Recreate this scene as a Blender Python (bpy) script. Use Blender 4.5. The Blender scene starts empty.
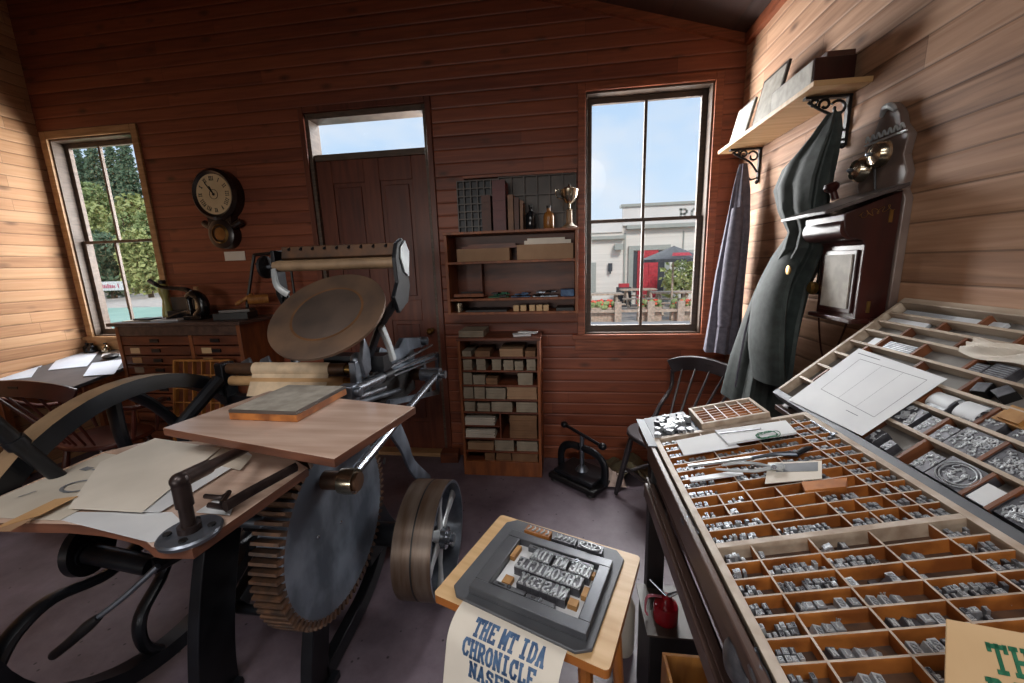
import bpy, math, random
from math import sin, cos, pi, radians as RAD, sqrt, atan2
from mathutils import Vector as V, Matrix, Quaternion
random.seed(7)
C = bpy.context.scene.collection
# ------------------------------------------------------------------ camera model (also used to site things on real surfaces)
RX = V((0.99096433, 0.13047584, -0.0310766)); UY = V((0.00545868, 0.19227262, 0.98132637)); FZ = V((-0.13401456, 0.97262906, -0.18982308))
FPX, EYE = 394.687, V((0, 0, 1.5))
def at(px, py, ax, val):
    d = RX*((px-512)/FPX) - UY*((py-341.5)/FPX) + FZ
    i = 'XYZ'.index(ax); return EYE + d*((val-EYE[i])/d[i])
def onp(px, py, p0, n):
    d = RX*((px-512)/FPX) - UY*((py-341.5)/FPX) + FZ
    n = V(n); return EYE + d*(((V(p0)-EYE).dot(n))/d.dot(n))
# ------------------------------------------------------------------ materials
def lin(c):
    return tuple(((v/255)/12.92 if v/255 <= .04045 else ((v/255+.055)/1.055)**2.4) for v in c)+(1,)
MATS = {}
def base(name):
    m = bpy.data.materials.new(name); m.use_nodes = True; nt = m.node_tree
    return m, nt, nt.nodes['Principled BSDF']
def N(nt, t, **k):
    n = nt.nodes.new(t)
    for a, b in k.items(): setattr(n, a, b)
    return n
def mat(name, c, rough=.6, metal=0., c2=None, scale=12., bump=0., stretch=(1,1,1), lo=.35, hi=.65, spec=.5, detail=4, trans=0):
    m, nt, b = base(name); L = nt.links
    b.inputs['Roughness'].default_value = rough; b.inputs['Metallic'].default_value = metal
    b.inputs['Specular IOR Level'].default_value = spec
    c2 = c2 or tuple(min(255, v*.8) for v in c)
    tc = N(nt, 'ShaderNodeTexCoord'); mp = N(nt, 'ShaderNodeMapping'); mp.inputs['Scale'].default_value = stretch
    L.new(tc.outputs['Object'], mp.inputs['Vector'])
    nz = N(nt, 'ShaderNodeTexNoise'); nz.inputs['Scale'].default_value = scale; nz.inputs['Detail'].default_value = detail
    L.new(mp.outputs[0], nz.inputs['Vector'])
    r = N(nt, 'ShaderNodeValToRGB'); r.color_ramp.elements[0].position = lo; r.color_ramp.elements[1].position = hi
    r.color_ramp.elements[0].color = lin(c); r.color_ramp.elements[1].color = lin(c2)
    L.new(nz.outputs['Fac'], r.inputs[0]); L.new(r.outputs[0], b.inputs['Base Color'])
    if bump:
        bp = N(nt, 'ShaderNodeBump'); bp.inputs['Strength'].default_value = bump; bp.inputs['Distance'].default_value = .004
        L.new(nz.outputs['Fac'], bp.inputs['Height']); L.new(bp.outputs[0], b.inputs['Normal'])
    MATS[name] = m; return m
def planks(name, c1, c2, c3, pitch, axis, rough=.55, z0=0., seam=2.2, knots=(60, 32, 18), tone=.26):
    # horizontal boards: tone per board, stretched grain, knots and a dark tongue-and-groove line
    m, nt, b = base(name); L = nt.links
    ge = N(nt, 'ShaderNodeNewGeometry'); sp = N(nt, 'ShaderNodeSeparateXYZ'); L.new(ge.outputs['Position'], sp.inputs[0])
    def math_(op, a, c=None, d=None):
        n = N(nt, 'ShaderNodeMath', operation=op)
        for i, v in enumerate((a, c, d)):
            if v is None: continue
            if isinstance(v, (int, float)): n.inputs[i].default_value = v
            else: L.new(v, n.inputs[i])
        return n.outputs[0]
    zz = math_('DIVIDE', math_('SUBTRACT', sp.outputs['Z'], z0), pitch)
    row = math_('FLOOR', zz); fr = math_('FRACT', zz)
    along = sp.outputs[axis]
    wn0 = N(nt, 'ShaderNodeTexWhiteNoise', noise_dimensions='1D'); L.new(row, wn0.inputs['W'])
    seg = math_('FLOOR', math_('ADD', math_('DIVIDE', along, seam), math_('MULTIPLY', wn0.outputs['Value'], 7.3)))
    wn = N(nt, 'ShaderNodeTexWhiteNoise', noise_dimensions='2D')
    cb = N(nt, 'ShaderNodeCombineXYZ'); L.new(row, cb.inputs[0]); L.new(seg, cb.inputs[1]); L.new(cb.outputs[0], wn.inputs['Vector'])
    # grain
    cg = N(nt, 'ShaderNodeCombineXYZ')
    L.new(math_('MULTIPLY', along, 1.6), cg.inputs[0]); L.new(math_('MULTIPLY', sp.outputs['Z'], 26), cg.inputs[1]); L.new(math_('MULTIPLY', wn.outputs['Value'], 40), cg.inputs[2])
    ng = N(nt, 'ShaderNodeTexNoise'); ng.inputs['Scale'].default_value = 1.6; ng.inputs['Detail'].default_value = 7; ng.inputs['Distortion'].default_value = .6
    L.new(cg.outputs[0], ng.inputs['Vector'])
    r = N(nt, 'ShaderNodeValToRGB'); e = r.color_ramp.elements
    e[0].position = .25; e[1].position = .8; e[0].color = lin(c1); e[1].color = lin(c3)
    k = e.new(.5); k.color = lin(c2)
    L.new(math_('ADD', math_('MULTIPLY', ng.outputs['Fac'], .62), math_('ADD', math_('MULTIPLY', wn.outputs['Value'], tone), .21-tone/2)), r.inputs[0])
    # knots
    ck = N(nt, 'ShaderNodeCombineXYZ'); L.new(math_('MULTIPLY', along, 3.6), ck.inputs[0]); L.new(math_('MULTIPLY', sp.outputs['Z'], 8.0), ck.inputs[1]); L.new(row, ck.inputs[2])
    vo = N(nt, 'ShaderNodeTexVoronoi'); vo.inputs['Scale'].default_value = 1.0; L.new(ck.outputs[0], vo.inputs['Vector'])
    kr = N(nt, 'ShaderNodeValToRGB'); kr.color_ramp.elements[0].position = .05; kr.color_ramp.elements[1].position = .21
    kr.color_ramp.elements[0].color = (1,1,1,1); kr.color_ramp.elements[1].color = (0,0,0,1); L.new(vo.outputs['Distance'], kr.inputs[0])
    mk = N(nt, 'ShaderNodeMix', data_type='RGBA'); L.new(math_('MULTIPLY', kr.outputs[0], .75), mk.inputs['Factor']); L.new(r.outputs[0], mk.inputs[6]); mk.inputs[7].default_value = lin(knots)
    # groove
    d = math_('ABSOLUTE', math_('SUBTRACT', fr, .5))
    g = math_('GREATER_THAN', d, .5-.0028/pitch)
    fs = math_('FRACT', math_('ADD', math_('DIVIDE', along, seam), math_('MULTIPLY', wn0.outputs['Value'], 7.3)))
    gs = math_('GREATER_THAN', math_('ABSOLUTE', math_('SUBTRACT', fs, .5)), .5-.0012/seam)
    gg = math_('MAXIMUM', g, gs)
    mg = N(nt, 'ShaderNodeMix', data_type='RGBA'); L.new(math_('MULTIPLY', gg, .48), mg.inputs['Factor']); L.new(mk.outputs[2], mg.inputs[6]); mg.inputs[7].default_value = lin((28, 14, 9))
    L.new(mg.outputs[2], b.inputs['Base Color']); b.inputs['Roughness'].default_value = rough
    h = math_('SUBTRACT', math_('MULTIPLY', ng.outputs['Fac'], .12), math_('SMOOTH_MAX', 0., math_('MULTIPLY', math_('SUBTRACT', d, .5-.010/pitch), 9.), .05))
    bp = N(nt, 'ShaderNodeBump'); bp.inputs['Strength'].default_value = .4; bp.inputs['Distance'].default_value = .008
    L.new(h, bp.inputs['Height']); L.new(bp.outputs[0], b.inputs['Normal'])
    MATS[name] = m; return m
W_RIGHT = planks('wall_boards_lit', (110,78,58), (160,120,92), (196,156,126), .0945, 'Y', .68, z0=1.876-.0945*19)  # same wood as the back wall, window light put into the colour
W_LEFT = planks('wall_boards_pale_lit', (150,106,72), (186,138,98), (206,164,124), .0862, 'Y', .68, z0=.045)  # same wood again, paler for the light on the left wall
W_BACK = planks('wall_boards_red_shaded', (90,42,28), (124,64,42), (150,84,56), .0885, 'X', .48, z0=.01, seam=3.1)  # same wood, the back wall's shade put into the darker colour
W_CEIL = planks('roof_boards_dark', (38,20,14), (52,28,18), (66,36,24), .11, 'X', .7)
mat('trim_red', (112,58,36), .45, c2=(146,82,54), scale=3, stretch=(2,2,22), bump=.15)
mat('trim_pale', (150,112,74), .5, c2=(178,140,100), scale=3, stretch=(2,2,22), bump=.15)
mat('sash_grey', (74,60,50), .5, c2=(98,82,70), scale=4, stretch=(3,3,14), bump=.1)
mat('sash_dark', (58,46,38), .5, c2=(78,62,50), scale=4, stretch=(3,3,14), bump=.1)
mat('door_brown', (84,40,27), .42, c2=(108,56,38), scale=2, stretch=(14,14,1.4), bump=.2)
mat('door_panel', (74,33,24), .42, c2=(96,47,33), scale=2, stretch=(14,14,1.4), bump=.2)
mat('iron', (22,23,27), .34, .35, c2=(34,36,42), scale=9, bump=.12)
mat('iron_matte', (16,15,17), .5, .2, c2=(30,28,30), scale=12, bump=.15)
mat('gear_steel', (84,92,104), .4, .5, c2=(130,140,154), scale=5, bump=.1, stretch=(1,1.5,1), lo=.4, hi=.62)
mat('steel', (120,124,132), .26, .85, c2=(150,154,162), scale=18)
mat('steel_dull', (92,98,108), .34, .8, c2=(124,130,140), scale=14, bump=.1)
mat('silver_paint', (150,156,160), .4, .3, c2=(186,190,192), scale=8, bump=.1)
mat('pipe', (64,52,50), .35, .5, c2=(44,36,36), scale=20, bump=.2)
mat('rust', (92,62,40), .55, .35, c2=(62,46,36), scale=16, bump=.25)
mat('tooth_rust', (104,74,54), .5, .3, c2=(66,52,44), scale=30, bump=.2)
mat('pulley_face', (86,66,52), .38, .5, c2=(112,98,88), scale=4, stretch=(8,1,1), bump=.1)
mat('disc_rust', (116,92,74), .45, .3, c2=(82,68,60), scale=6, bump=.08, detail=8)
mat('disc_inner', (92,78,70), .42, .3, c2=(68,60,56), scale=7, bump=.08)
mat('ring_worn', (128,90,60), .45, .4)
mat('rim_tan', (150,124,96), .5, .15, c2=(116,94,72), scale=9, bump=.15)
mat('board_ply', (180,152,136), .24, c2=(204,178,162), scale=3, stretch=(1,8,1), bump=.05)
mat('board_edge', (112,68,48), .5, c2=(84,50,36), scale=6, stretch=(1,1,8))
mat('oak', (176,120,58), .5, c2=(136,84,38), scale=4, stretch=(8,8,1.5), bump=.1)
mat('oak_x', (168,110,54), .5, c2=(122,74,34), scale=4, stretch=(1.5,9,9), bump=.1)
mat('case_side', (176,108,48), .55, c2=(128,72,30), scale=14, bump=.1, lo=.4, hi=.6)
mat('case_top', (196,184,172), .5, c2=(164,146,130), scale=20, bump=.1)
mat('case_floor', (88,62,44), .7, c2=(58,42,34), scale=30)
mat('case_grey_floor', (128,124,120), .6, c2=(96,92,88), scale=9)
mat('case_rail', (180,164,146), .55, c2=(148,130,112), scale=4, stretch=(8,1,8), bump=.1)
mat('case_brown', (120,70,40), .55, c2=(88,50,30), scale=10, bump=.1)
mat('cab_dark', (64,47,43), .38, c2=(88,68,60), scale=3, stretch=(8,1,8), bump=.1)
mat('wood_red', (112,58,34), .45, c2=(78,38,24), scale=3, stretch=(1.5,8,8), bump=.1)
mat('wood_orange', (140,80,42), .5, c2=(108,58,32), scale=3, stretch=(8,8,1.5), bump=.1)
mat('wood_chair_red', (86,36,24), .35, c2=(58,26,18), scale=5, bump=.1)
mat('wood_chair_dark', (58,54,58), .36, c2=(42,36,38), scale=5, bump=.1)
mat('plywood_light', (214,180,136), .42, c2=(190,152,106), scale=2.2, stretch=(1,14,1), bump=.05)
mat('edge_orange', (178,110,50), .45, c2=(150,88,38), scale=5)
mat('paper_white', (214,216,218), .7, c2=(200,202,206), scale=5)
mat('paper_blue', (206,212,222), .7, c2=(192,200,214), scale=5)
mat('paper_cream', (222,214,202), .75, c2=(210,202,190), scale=6)
mat('paper_tan', (208,178,138), .75, c2=(192,160,120), scale=6)
mat('paper_buff', (206,198,184), .75, c2=(190,180,166), scale=5)
mat('paper_manila', (196,156,110), .75, c2=(176,136,92), scale=6)
mat('card_box', (164,132,102), .7, c2=(146,114,86), scale=6)
mat('pack_grey', (150,138,120), .75, c2=(128,116,100), scale=8)
mat('pack_brown', (128,94,66), .75, c2=(108,76,52), scale=8)
mat('ink_blue', (44,72,110), .6, c2=(80,110,146), scale=40)
mat('ink_green', (24,92,66), .6, c2=(52,120,90), scale=40)
mat('ink_grey', (132,136,142), .7)
mat('ink_black', (40,38,40), .6)
mat('ink_faint', (180,176,168), .7)
mat('lead', (150,154,160), .34, .4, c2=(112,114,120), scale=60, bump=.1)
mat('lead_dark', (96,96,102), .36, .4, c2=(66,66,72), scale=50, bump=.1)
mat('lead_bright', (190,194,198), .42, .3, c2=(140,144,150), scale=60, bump=.1)
mat('slate', (78,80,84), .6, c2=(64,66,70), scale=20)
mat('plate_grey', (92,94,98), .5, .3, c2=(76,78,84), scale=7, bump=.06)
mat('chase_grey', (104,106,110), .36, .5, c2=(84,86,92), scale=9, bump=.06)
mat('furniture', (140,96,48), .6, c2=(176,132,76), scale=20)
mat('brass', (176,140,82), .28, .9, c2=(140,108,60), scale=20)
mat('nickel', (186,176,156), .2, .95, c2=(150,138,118), scale=10)
mat('clock_black', (30,20,18), .3, c2=(44,28,24), scale=6)
mat('clock_face', (212,190,152), .55, c2=(196,172,134), scale=5)
mat('phone_wood', (58,24,20), .28, c2=(40,18,16), scale=4, stretch=(5,5,1), bump=.05)
mat('phone_back_lit', (124,108,100), .3, c2=(92,76,70), scale=5)  # backboard wood paled, window light is put into this colour
mat('phone_lid', (64,58,58), .3, c2=(88,82,80), scale=6)
mat('coat_grey', (82,80,92), .85, c2=(102,98,110), scale=40, bump=.2)
mat('coat_green', (38,45,44), .7, c2=(54,62,60), scale=30, bump=.2)
mat('cloth_blue', (70,84,104), .85, c2=(96,108,124), scale=30, bump=.2)
mat('cloth_khaki', (104,96,72), .9, c2=(84,76,56), scale=20, bump=.3)
mat('cloth_pink', (196,176,164), .85, c2=(164,140,130), scale=20, bump=.3)
mat('red_paint', (150,20,34), .25, c2=(120,14,26), scale=5)
mat('pink_plastic', (206,110,128), .3)
mat('black', (14,13,15), .45)
mat('black_gloss', (18,17,20), .22)
mat('book_brown', (84,50,40), .55); mat('book_maroon', (92,36,38), .5, c2=(76,28,32), scale=6); mat('book_tan', (132,98,76), .6)
mat('amber', (150,98,48), .2); mat('glass_dark', (24,26,30), .12)
mat('bottle_green', (150,150,84), .25, c2=(178,170,110), scale=5)
mat('roll_paper', (222,196,164), .6)
mat('slip_white', (212,216,220), .45, c2=(190,194,200), scale=8)
mat('frame_dark', (60,52,48), .45, c2=(84,74,68), scale=5)
mat('print_grey', (178,172,162), .6, c2=(150,144,134), scale=24)
# floor: worn purple-brown painted boards with specks
m, nt, b = base('floor_paint'); L = nt.links
tc = N(nt, 'ShaderNodeTexCoord'); n1 = N(nt, 'ShaderNodeTexNoise'); n1.inputs['Scale'].default_value = 3.2; n1.inputs['Detail'].default_value = 9
n1.inputs['Roughness'].default_value = .7
L.new(tc.outputs['Object'], n1.inputs['Vector']); r = N(nt, 'ShaderNodeValToRGB'); e = r.color_ramp.elements
e[0].position = .3; e[1].position = .7; e[0].color = lin((78,66,74)); e[1].color = lin((118,106,116))
L.new(n1.outputs['Fac'], r.inputs[0])
vo = N(nt, 'ShaderNodeTexVoronoi'); vo.inputs['Scale'].default_value = 16; L.new(tc.outputs['Object'], vo.inputs['Vector'])
kr = N(nt, 'ShaderNodeValToRGB'); kr.color_ramp.elements[0].position = .07; kr.color_ramp.elements[1].position = .11
kr.color_ramp.elements[0].color = lin((34,22,24)); kr.color_ramp.elements[1].color = (1,1,1,1); L.new(vo.outputs['Distance'], kr.inputs[0])
mx = N(nt, 'ShaderNodeMix', data_type='RGBA', blend_type='MULTIPLY'); mx.inputs['Factor'].default_value = .8
L.new(r.outputs[0], mx.inputs[6]); L.new(kr.outputs[0], mx.inputs[7]); L.new(mx.outputs[2], b.inputs['Base Color'])
b.inputs['Roughness'].default_value = .45
bp = N(nt, 'ShaderNodeBump'); bp.inputs['Strength'].default_value = .25; bp.inputs['Distance'].default_value = .01; L.new(n1.outputs['Fac'], bp.inputs['Height']); L.new(bp.outputs[0], b.inputs['Normal'])
MATS['floor_paint'] = m
# glass pane
m, nt, b = base('window_glass'); L = nt.links
tr = N(nt, 'ShaderNodeBsdfTransparent'); gl = N(nt, 'ShaderNodeBsdfGlossy'); gl.inputs['Roughness'].default_value = .02; fx = N(nt, 'ShaderNodeMixShader'); fx.inputs[0].default_value = .015
tr.inputs[0].default_value = (.97,.98,.99,1)
L.new(tr.outputs[0], fx.inputs[1]); L.new(gl.outputs[0], fx.inputs[2]); L.new(fx.outputs[0], nt.nodes['Material Output'].inputs[0]); MATS['window_glass'] = m
# outdoors
mat('render_white', (222,216,206), .8, c2=(208,202,192), scale=1.4, stretch=(.2,.2,6))
mat('parapet', (214,210,204), .8, c2=(206,202,196), scale=1); mat('ext_trim', (158,160,152), .7, c2=(150,152,144)); mat('ext_red', (190,52,62), .6); mat('canvas_dark', (70,72,76), .8)
mat('gravel', (176,166,156), .9, c2=(150,142,134), scale=3); mat('road', (150,150,152), .9, c2=(170,168,166), scale=2)
mat('lawn', (128,160,112), .9, c2=(96,132,84), scale=1.2); mat('lake', (146,176,160), .5, c2=(126,160,146), scale=.5)
mat('leaf_a', (150,162,106), .8, c2=(112,130,82), scale=2.2); mat('leaf_b', (112,134,104), .8, c2=(86,108,86), scale=2); mat('leaf_c', (180,184,122), .8, c2=(146,156,98), scale=2.4)
mat('bark', (84,68,52), .9); mat('flowers_red', (206,60,48), .8, c2=(226,120,90), scale=6); mat('picnic', (190,170,150), .8); mat('sign_white', (232,226,226), .7)

# ------------------------------------------------------------------ mesh builder
class MB:
    def __init__(s): s.v=[]; s.f=[]; s.mi=[]; s.M=Matrix.Identity(4); s.m=0
    def add(s, vs, fs, mi=None):
        o=len(s.v); s.v += [s.M@V(p) for p in vs]; s.f += [tuple(i+o for i in f) for f in fs]
        s.mi += (mi if isinstance(mi, list) else [s.m if mi is None else mi]*len(fs)); return s
    def bx(s, x0,x1,y0,y1,z0,z1, top=None):
        vs=[(x,y,z) for z in (z0,z1) for y in (y0,y1) for x in (x0,x1)]
        fs=[(0,2,3,1),(4,5,7,6),(0,1,5,4),(2,6,7,3),(0,4,6,2),(1,3,7,5)]
        mi=[s.m]*6
        if top is not None: mi[1]=top
        return s.add(vs,fs,mi)
    def box(s, c, d, rz=0, rx=0, ry=0):
        K=s.M.copy(); s.M=s.M@Matrix.Translation(c)@Matrix.Rotation(rz,4,'Z')@Matrix.Rotation(ry,4,'Y')@Matrix.Rotation(rx,4,'X')
        s.bx(-d[0]/2,d[0]/2,-d[1]/2,d[1]/2,-d[2]/2,d[2]/2); s.M=K; return s
    def frame(s, a, b):
        w=(V(b)-V(a)).normalized(); t=V((0,0,1)) if abs(w.z)<.9 else V((0,1,0))
        u=w.cross(t).normalized(); return u, w.cross(u), w
    def cyl(s, a, b, r, r2=None, n=20, caps=True):
        r2=r if r2 is None else r2; u,v,w=s.frame(a,b); a=V(a); b=V(b); vs=[]
        for p,q in ((a,r),(b,r2)):
            vs += [p+u*(q*cos(2*pi*i/n))+v*(q*sin(2*pi*i/n)) for i in range(n)]
        fs=[(i,(i+1)%n,n+(i+1)%n,n+i) for i in range(n)]
        if caps: fs += [tuple(range(n))[::-1], tuple(range(n,2*n))]
        return s.add(vs,fs)
    def lathe(s, prof, c, axis, n=32):   # prof: (radius, distance along axis)
        c=V(c); w=V(axis).normalized(); u,v,w=s.frame(c,c+w); vs=[];fs=[]
        for r,h in prof: vs += [c+w*h+u*(r*cos(2*pi*i/n))+v*(r*sin(2*pi*i/n)) for i in range(n)]
        for k in range(len(prof)-1): fs += [(k*n+i,k*n+(i+1)%n,(k+1)*n+(i+1)%n,(k+1)*n+i) for i in range(n)]
        fs += [tuple(range(n))[::-1], tuple(range((len(prof)-1)*n,len(prof)*n))]
        return s.add(vs,fs)
    def tube(s, pts, r, n=10, ry=None, up=None, smooth=1, sq=False):
        pts=[V(p) for p in pts]; rs=list(r) if isinstance(r,(list,tuple)) else [r]*len(pts)
        if smooth and len(pts)>2:
            P=[];R=[];K=5
            for i in range(len(pts)-1):
                p0,p1,p2,p3=pts[max(i-1,0)],pts[i],pts[i+1],pts[min(i+2,len(pts)-1)]
                for k in range(K):
                    t=k/K; P.append(.5*((2*p1)+(p2-p0)*t+(2*p0-5*p1+4*p2-p3)*t*t+(3*p1-p0-3*p2+p3)*t**3)); R.append(rs[i]*(1-t)+rs[i+1]*t)
            P.append(pts[-1]);R.append(rs[-1]); pts,rs=P,R
        vs=[];fs=[];pu=None
        for i,p in enumerate(pts):
            w=(pts[min(i+1,len(pts)-1)]-pts[max(i-1,0)]).normalized()
            if up is not None: u=V(up)-w*V(up).dot(w)
            elif pu is None: u=w.cross(V((0,0,1)) if abs(w.z)<.9 else V((0,1,0)))
            else: u=pu-w*pu.dot(w)
            u.normalize(); pu=u; v=w.cross(u); a=rs[i]; b2=ry*(a/rs[0]) if ry else a
            if sq: vs += [p+u*(a*x)+v*(b2*y) for x,y in ((1,1),(-1,1),(-1,-1),(1,-1))]
            else: vs += [p+u*(a*cos(2*pi*k/n))+v*(b2*sin(2*pi*k/n)) for k in range(n)]
        n=4 if sq else n
        for i in range(len(pts)-1): fs += [(i*n+k,i*n+(k+1)%n,(i+1)*n+(k+1)%n,(i+1)*n+k) for k in range(n)]
        fs += [tuple(range(n))[::-1], tuple(range((len(pts)-1)*n,len(pts)*n))]
        return s.add(vs,fs)
    def prism(s, poly, o, u, v, w, side=None):   # polygon in plane (o,u,v) extruded by vector w
        o,u,v,w=V(o),V(u),V(v),V(w); n=len(poly); a=[o+u*x+v*y for x,y in poly]
        fs=[tuple(range(n))[::-1], tuple(range(n,2*n))]+[(i,(i+1)%n,n+(i+1)%n,n+i) for i in range(n)]
        mi=[s.m,s.m]+[s.m if side is None else side]*n
        return s.add(a+[p+w for p in a],fs,mi)
    def slab(s, quad, t, side=None):     # polygon of world points thickened downward
        quad=[V(q) for q in quad]; n=len(quad); w=V((0,0,-t))
        fs=[tuple(range(n)), tuple(range(n,2*n))[::-1]]+[(i,n+i,n+(i+1)%n,(i+1)%n) for i in range(n)]
        return s.add(quad+[q+w for q in quad],fs,[s.m,s.m]+[s.m if side is None else side]*n)
    def sheet(s, f, nu, nv, t=.0):       # f(u,v)->point ; thickness t along local normal via solid copy
        g=[[V(f(i/nu,j/nv)) for j in range(nv+1)] for i in range(nu+1)]; vs=[p for r_ in g for p in r_]; W=nv+1
        fs=[(i*W+j,(i+1)*W+j,(i+1)*W+j+1,i*W+j+1) for i in range(nu) for j in range(nv)]
        return s.add(vs,fs)
    def sph(s, c, r, n=16, k=10, sc=(1,1,1)):
        c=V(c); vs=[];fs=[]
        for i in range(k+1):
            a=pi*i/k
            for j in range(n): vs.append(c+V((r*sc[0]*sin(a)*cos(2*pi*j/n), r*sc[1]*sin(a)*sin(2*pi*j/n), r*sc[2]*cos(a))))
        for i in range(k): fs += [(i*n+j,(i+1)*n+j,(i+1)*n+(j+1)%n,i*n+(j+1)%n) for j in range(n)]
        return s.add(vs,fs)
def mesh(mb, name, mats, off=(0,0,0), smooth=True):
    me=bpy.data.meshes.new(name); o=V(off)
    me.from_pydata([tuple(p-o) for p in mb.v],[],mb.f)
    for x in (mats if isinstance(mats,(list,tuple)) else [mats]): me.materials.append(MATS[x] if isinstance(x,str) else x)
    me.polygons.foreach_set('material_index', mb.mi); me.validate(); me.update()
    if smooth:
        me.polygons.foreach_set('use_smooth',[True]*len(me.polygons)); me.set_sharp_from_angle(angle=RAD(32))
    return me
def props(o, label=None, cat=None, group=None, kind=None):
    for k,v in (('label',label),('category',cat),('group',group),('kind',kind)):
        if v: o[k]=v
    return o
def bev(o, w, seg=2):
    m_=o.modifiers.new('edge','BEVEL'); m_.width=w; m_.segments=seg; m_.limit_method='ANGLE'; m_.angle_limit=RAD(40); return o
class T:                                  # a thing: Empty at the base; parts given in WORLD coordinates unless local=True
    def __init__(s, name, label, cat, loc=(0,0,0), rot=(0,0,0), group=None):
        s.e=bpy.data.objects.new(name,None); C.objects.link(s.e); s.e.empty_display_size=.05
        s.e.location=loc; s.e.rotation_euler=rot; s.loc=V(loc); s.rot=rot
        props(s.e,label,cat,group)
    def part(s, name, mb, mats, parent=None, local=False, label=None, bevel=0, kind=None):
        o=bpy.data.objects.new(name, mesh(mb,name,mats,(0,0,0) if (local or any(s.rot)) else s.loc)); C.objects.link(o)
        o.parent=parent or s.e
        if label: o['label']=label
        if kind: o['kind']=kind
        if bevel: bev(o,bevel)
        return o
def solo(name, mb, mats, label, cat, group=None, loc=None, bevel=0, rot=None, kind=None, local=False):
    if loc is None:
        n=len(mb.v); xs=[p.x for p in mb.v]; ys=[p.y for p in mb.v]; zs=[p.z for p in mb.v]
        loc=((min(xs)+max(xs))/2,(min(ys)+max(ys))/2,min(zs))
    o=bpy.data.objects.new(name, mesh(mb,name,mats,(0,0,0) if local else loc)); C.objects.link(o); o.location=loc
    if rot: o.rotation_euler=rot
    if bevel: bev(o,bevel)
    return props(o,label,cat,group,kind)
def struct(name, mb, mats, bevel=0):
    o=bpy.data.objects.new(name, mesh(mb,name,mats)); C.objects.link(o); o['kind']='structure'
    if bevel: bev(o,bevel)
    return o
def clone(e):
    r_=e.copy(); C.objects.link(r_)
    for ch in list(e.children):
        c=ch.copy(); C.objects.link(c); c.parent=r_
        for g in ch.children:
            d=g.copy(); C.objects.link(d); d.parent=c
    return r_
# slab-serif letters drawn as strokes in a unit cell (w 0..1, h 0..1)
G = {
'T':[[(.5,0),(.5,1)],[(0,.93),(1,.93)],[(.25,.04),(.75,.04)],[(.05,.75),(.05,1)],[(.95,.75),(.95,1)]],
'H':[[(.18,0),(.18,1)],[(.82,0),(.82,1)],[(.18,.5),(.82,.5)],[(0,.04),(.36,.04)],[(.64,.04),(1,.04)],[(0,.96),(.36,.96)],[(.64,.96),(1,.96)]],
'E':[[(.2,0),(.2,1)],[(.05,.05),(.95,.05)],[(.05,.95),(.95,.95)],[(.2,.5),(.65,.5)],[(.92,0),(.92,.22)],[(.92,.78),(.92,1)]],
'M':[[(.14,0),(.14,1)],[(.86,0),(.86,1)],[(.14,1),(.5,.25),(.86,1)],[(0,.04),(.3,.04)],[(.7,.04),(1,.04)]],
'I':[[(.5,0),(.5,1)],[(.2,.05),(.8,.05)],[(.2,.95),(.8,.95)]],
'D':[[(.2,0),(.2,1)],[(.04,.05),(.6,.05),(.88,.28),(.88,.72),(.6,.95),(.04,.95)]],
'A':[[(.14,0),(.5,1),(.86,0)],[(.28,.35),(.72,.35)],[(0,.04),(.32,.04)],[(.68,.04),(1,.04)]],
'C':[[(.88,.3),(.7,.06),(.36,.06),(.14,.28),(.14,.72),(.36,.94),(.7,.94),(.88,.72)],[(.88,.68),(.88,1)]],
'R':[[(.2,0),(.2,1)],[(.05,.95),(.65,.95),(.85,.8),(.85,.65),(.65,.5),(.2,.5)],[(.55,.5),(.88,.04),(1,.04)],[(.02,.04),(.4,.04)]],
'O':[[(.36,.06),(.14,.28),(.14,.72),(.36,.94),(.64,.94),(.86,.72),(.86,.28),(.64,.06),(.36,.06)]],
'N':[[(.16,0),(.16,1)],[(.84,0),(.84,1)],[(.16,.95),(.84,.05)],[(0,.96),(.2,.96)],[(.66,.96),(1,.96)],[(0,.04),(.34,.04)]],
'L':[[(.25,0),(.25,1)],[(.08,.05),(.92,.05)],[(.9,0),(.9,.3)],[(.08,.95),(.45,.95)]],
'S':[[(.85,.72),(.82,.9),(.3,.95),(.15,.75),(.25,.56),(.75,.44),(.86,.25),(.7,.06),(.2,.06),(.14,.28)]],
'B':[[(.2,0),(.2,1)],[(.04,.05),(.65,.05),(.88,.2),(.85,.42),(.6,.5),(.2,.5)],[(.6,.5),(.8,.62),(.8,.82),(.6,.95),(.04,.95)]],
'Y':[[(.5,0),(.5,.45)],[(.12,1),(.5,.45),(.88,1)],[(.25,.04),(.75,.04)],[(0,.96),(.28,.96)],[(.72,.96),(1,.96)]],
'X':[[(.1,0),(.9,1)],[(.9,0),(.1,1)]], 'V':[[(.1,1),(.5,0),(.9,1)]],
}
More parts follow.
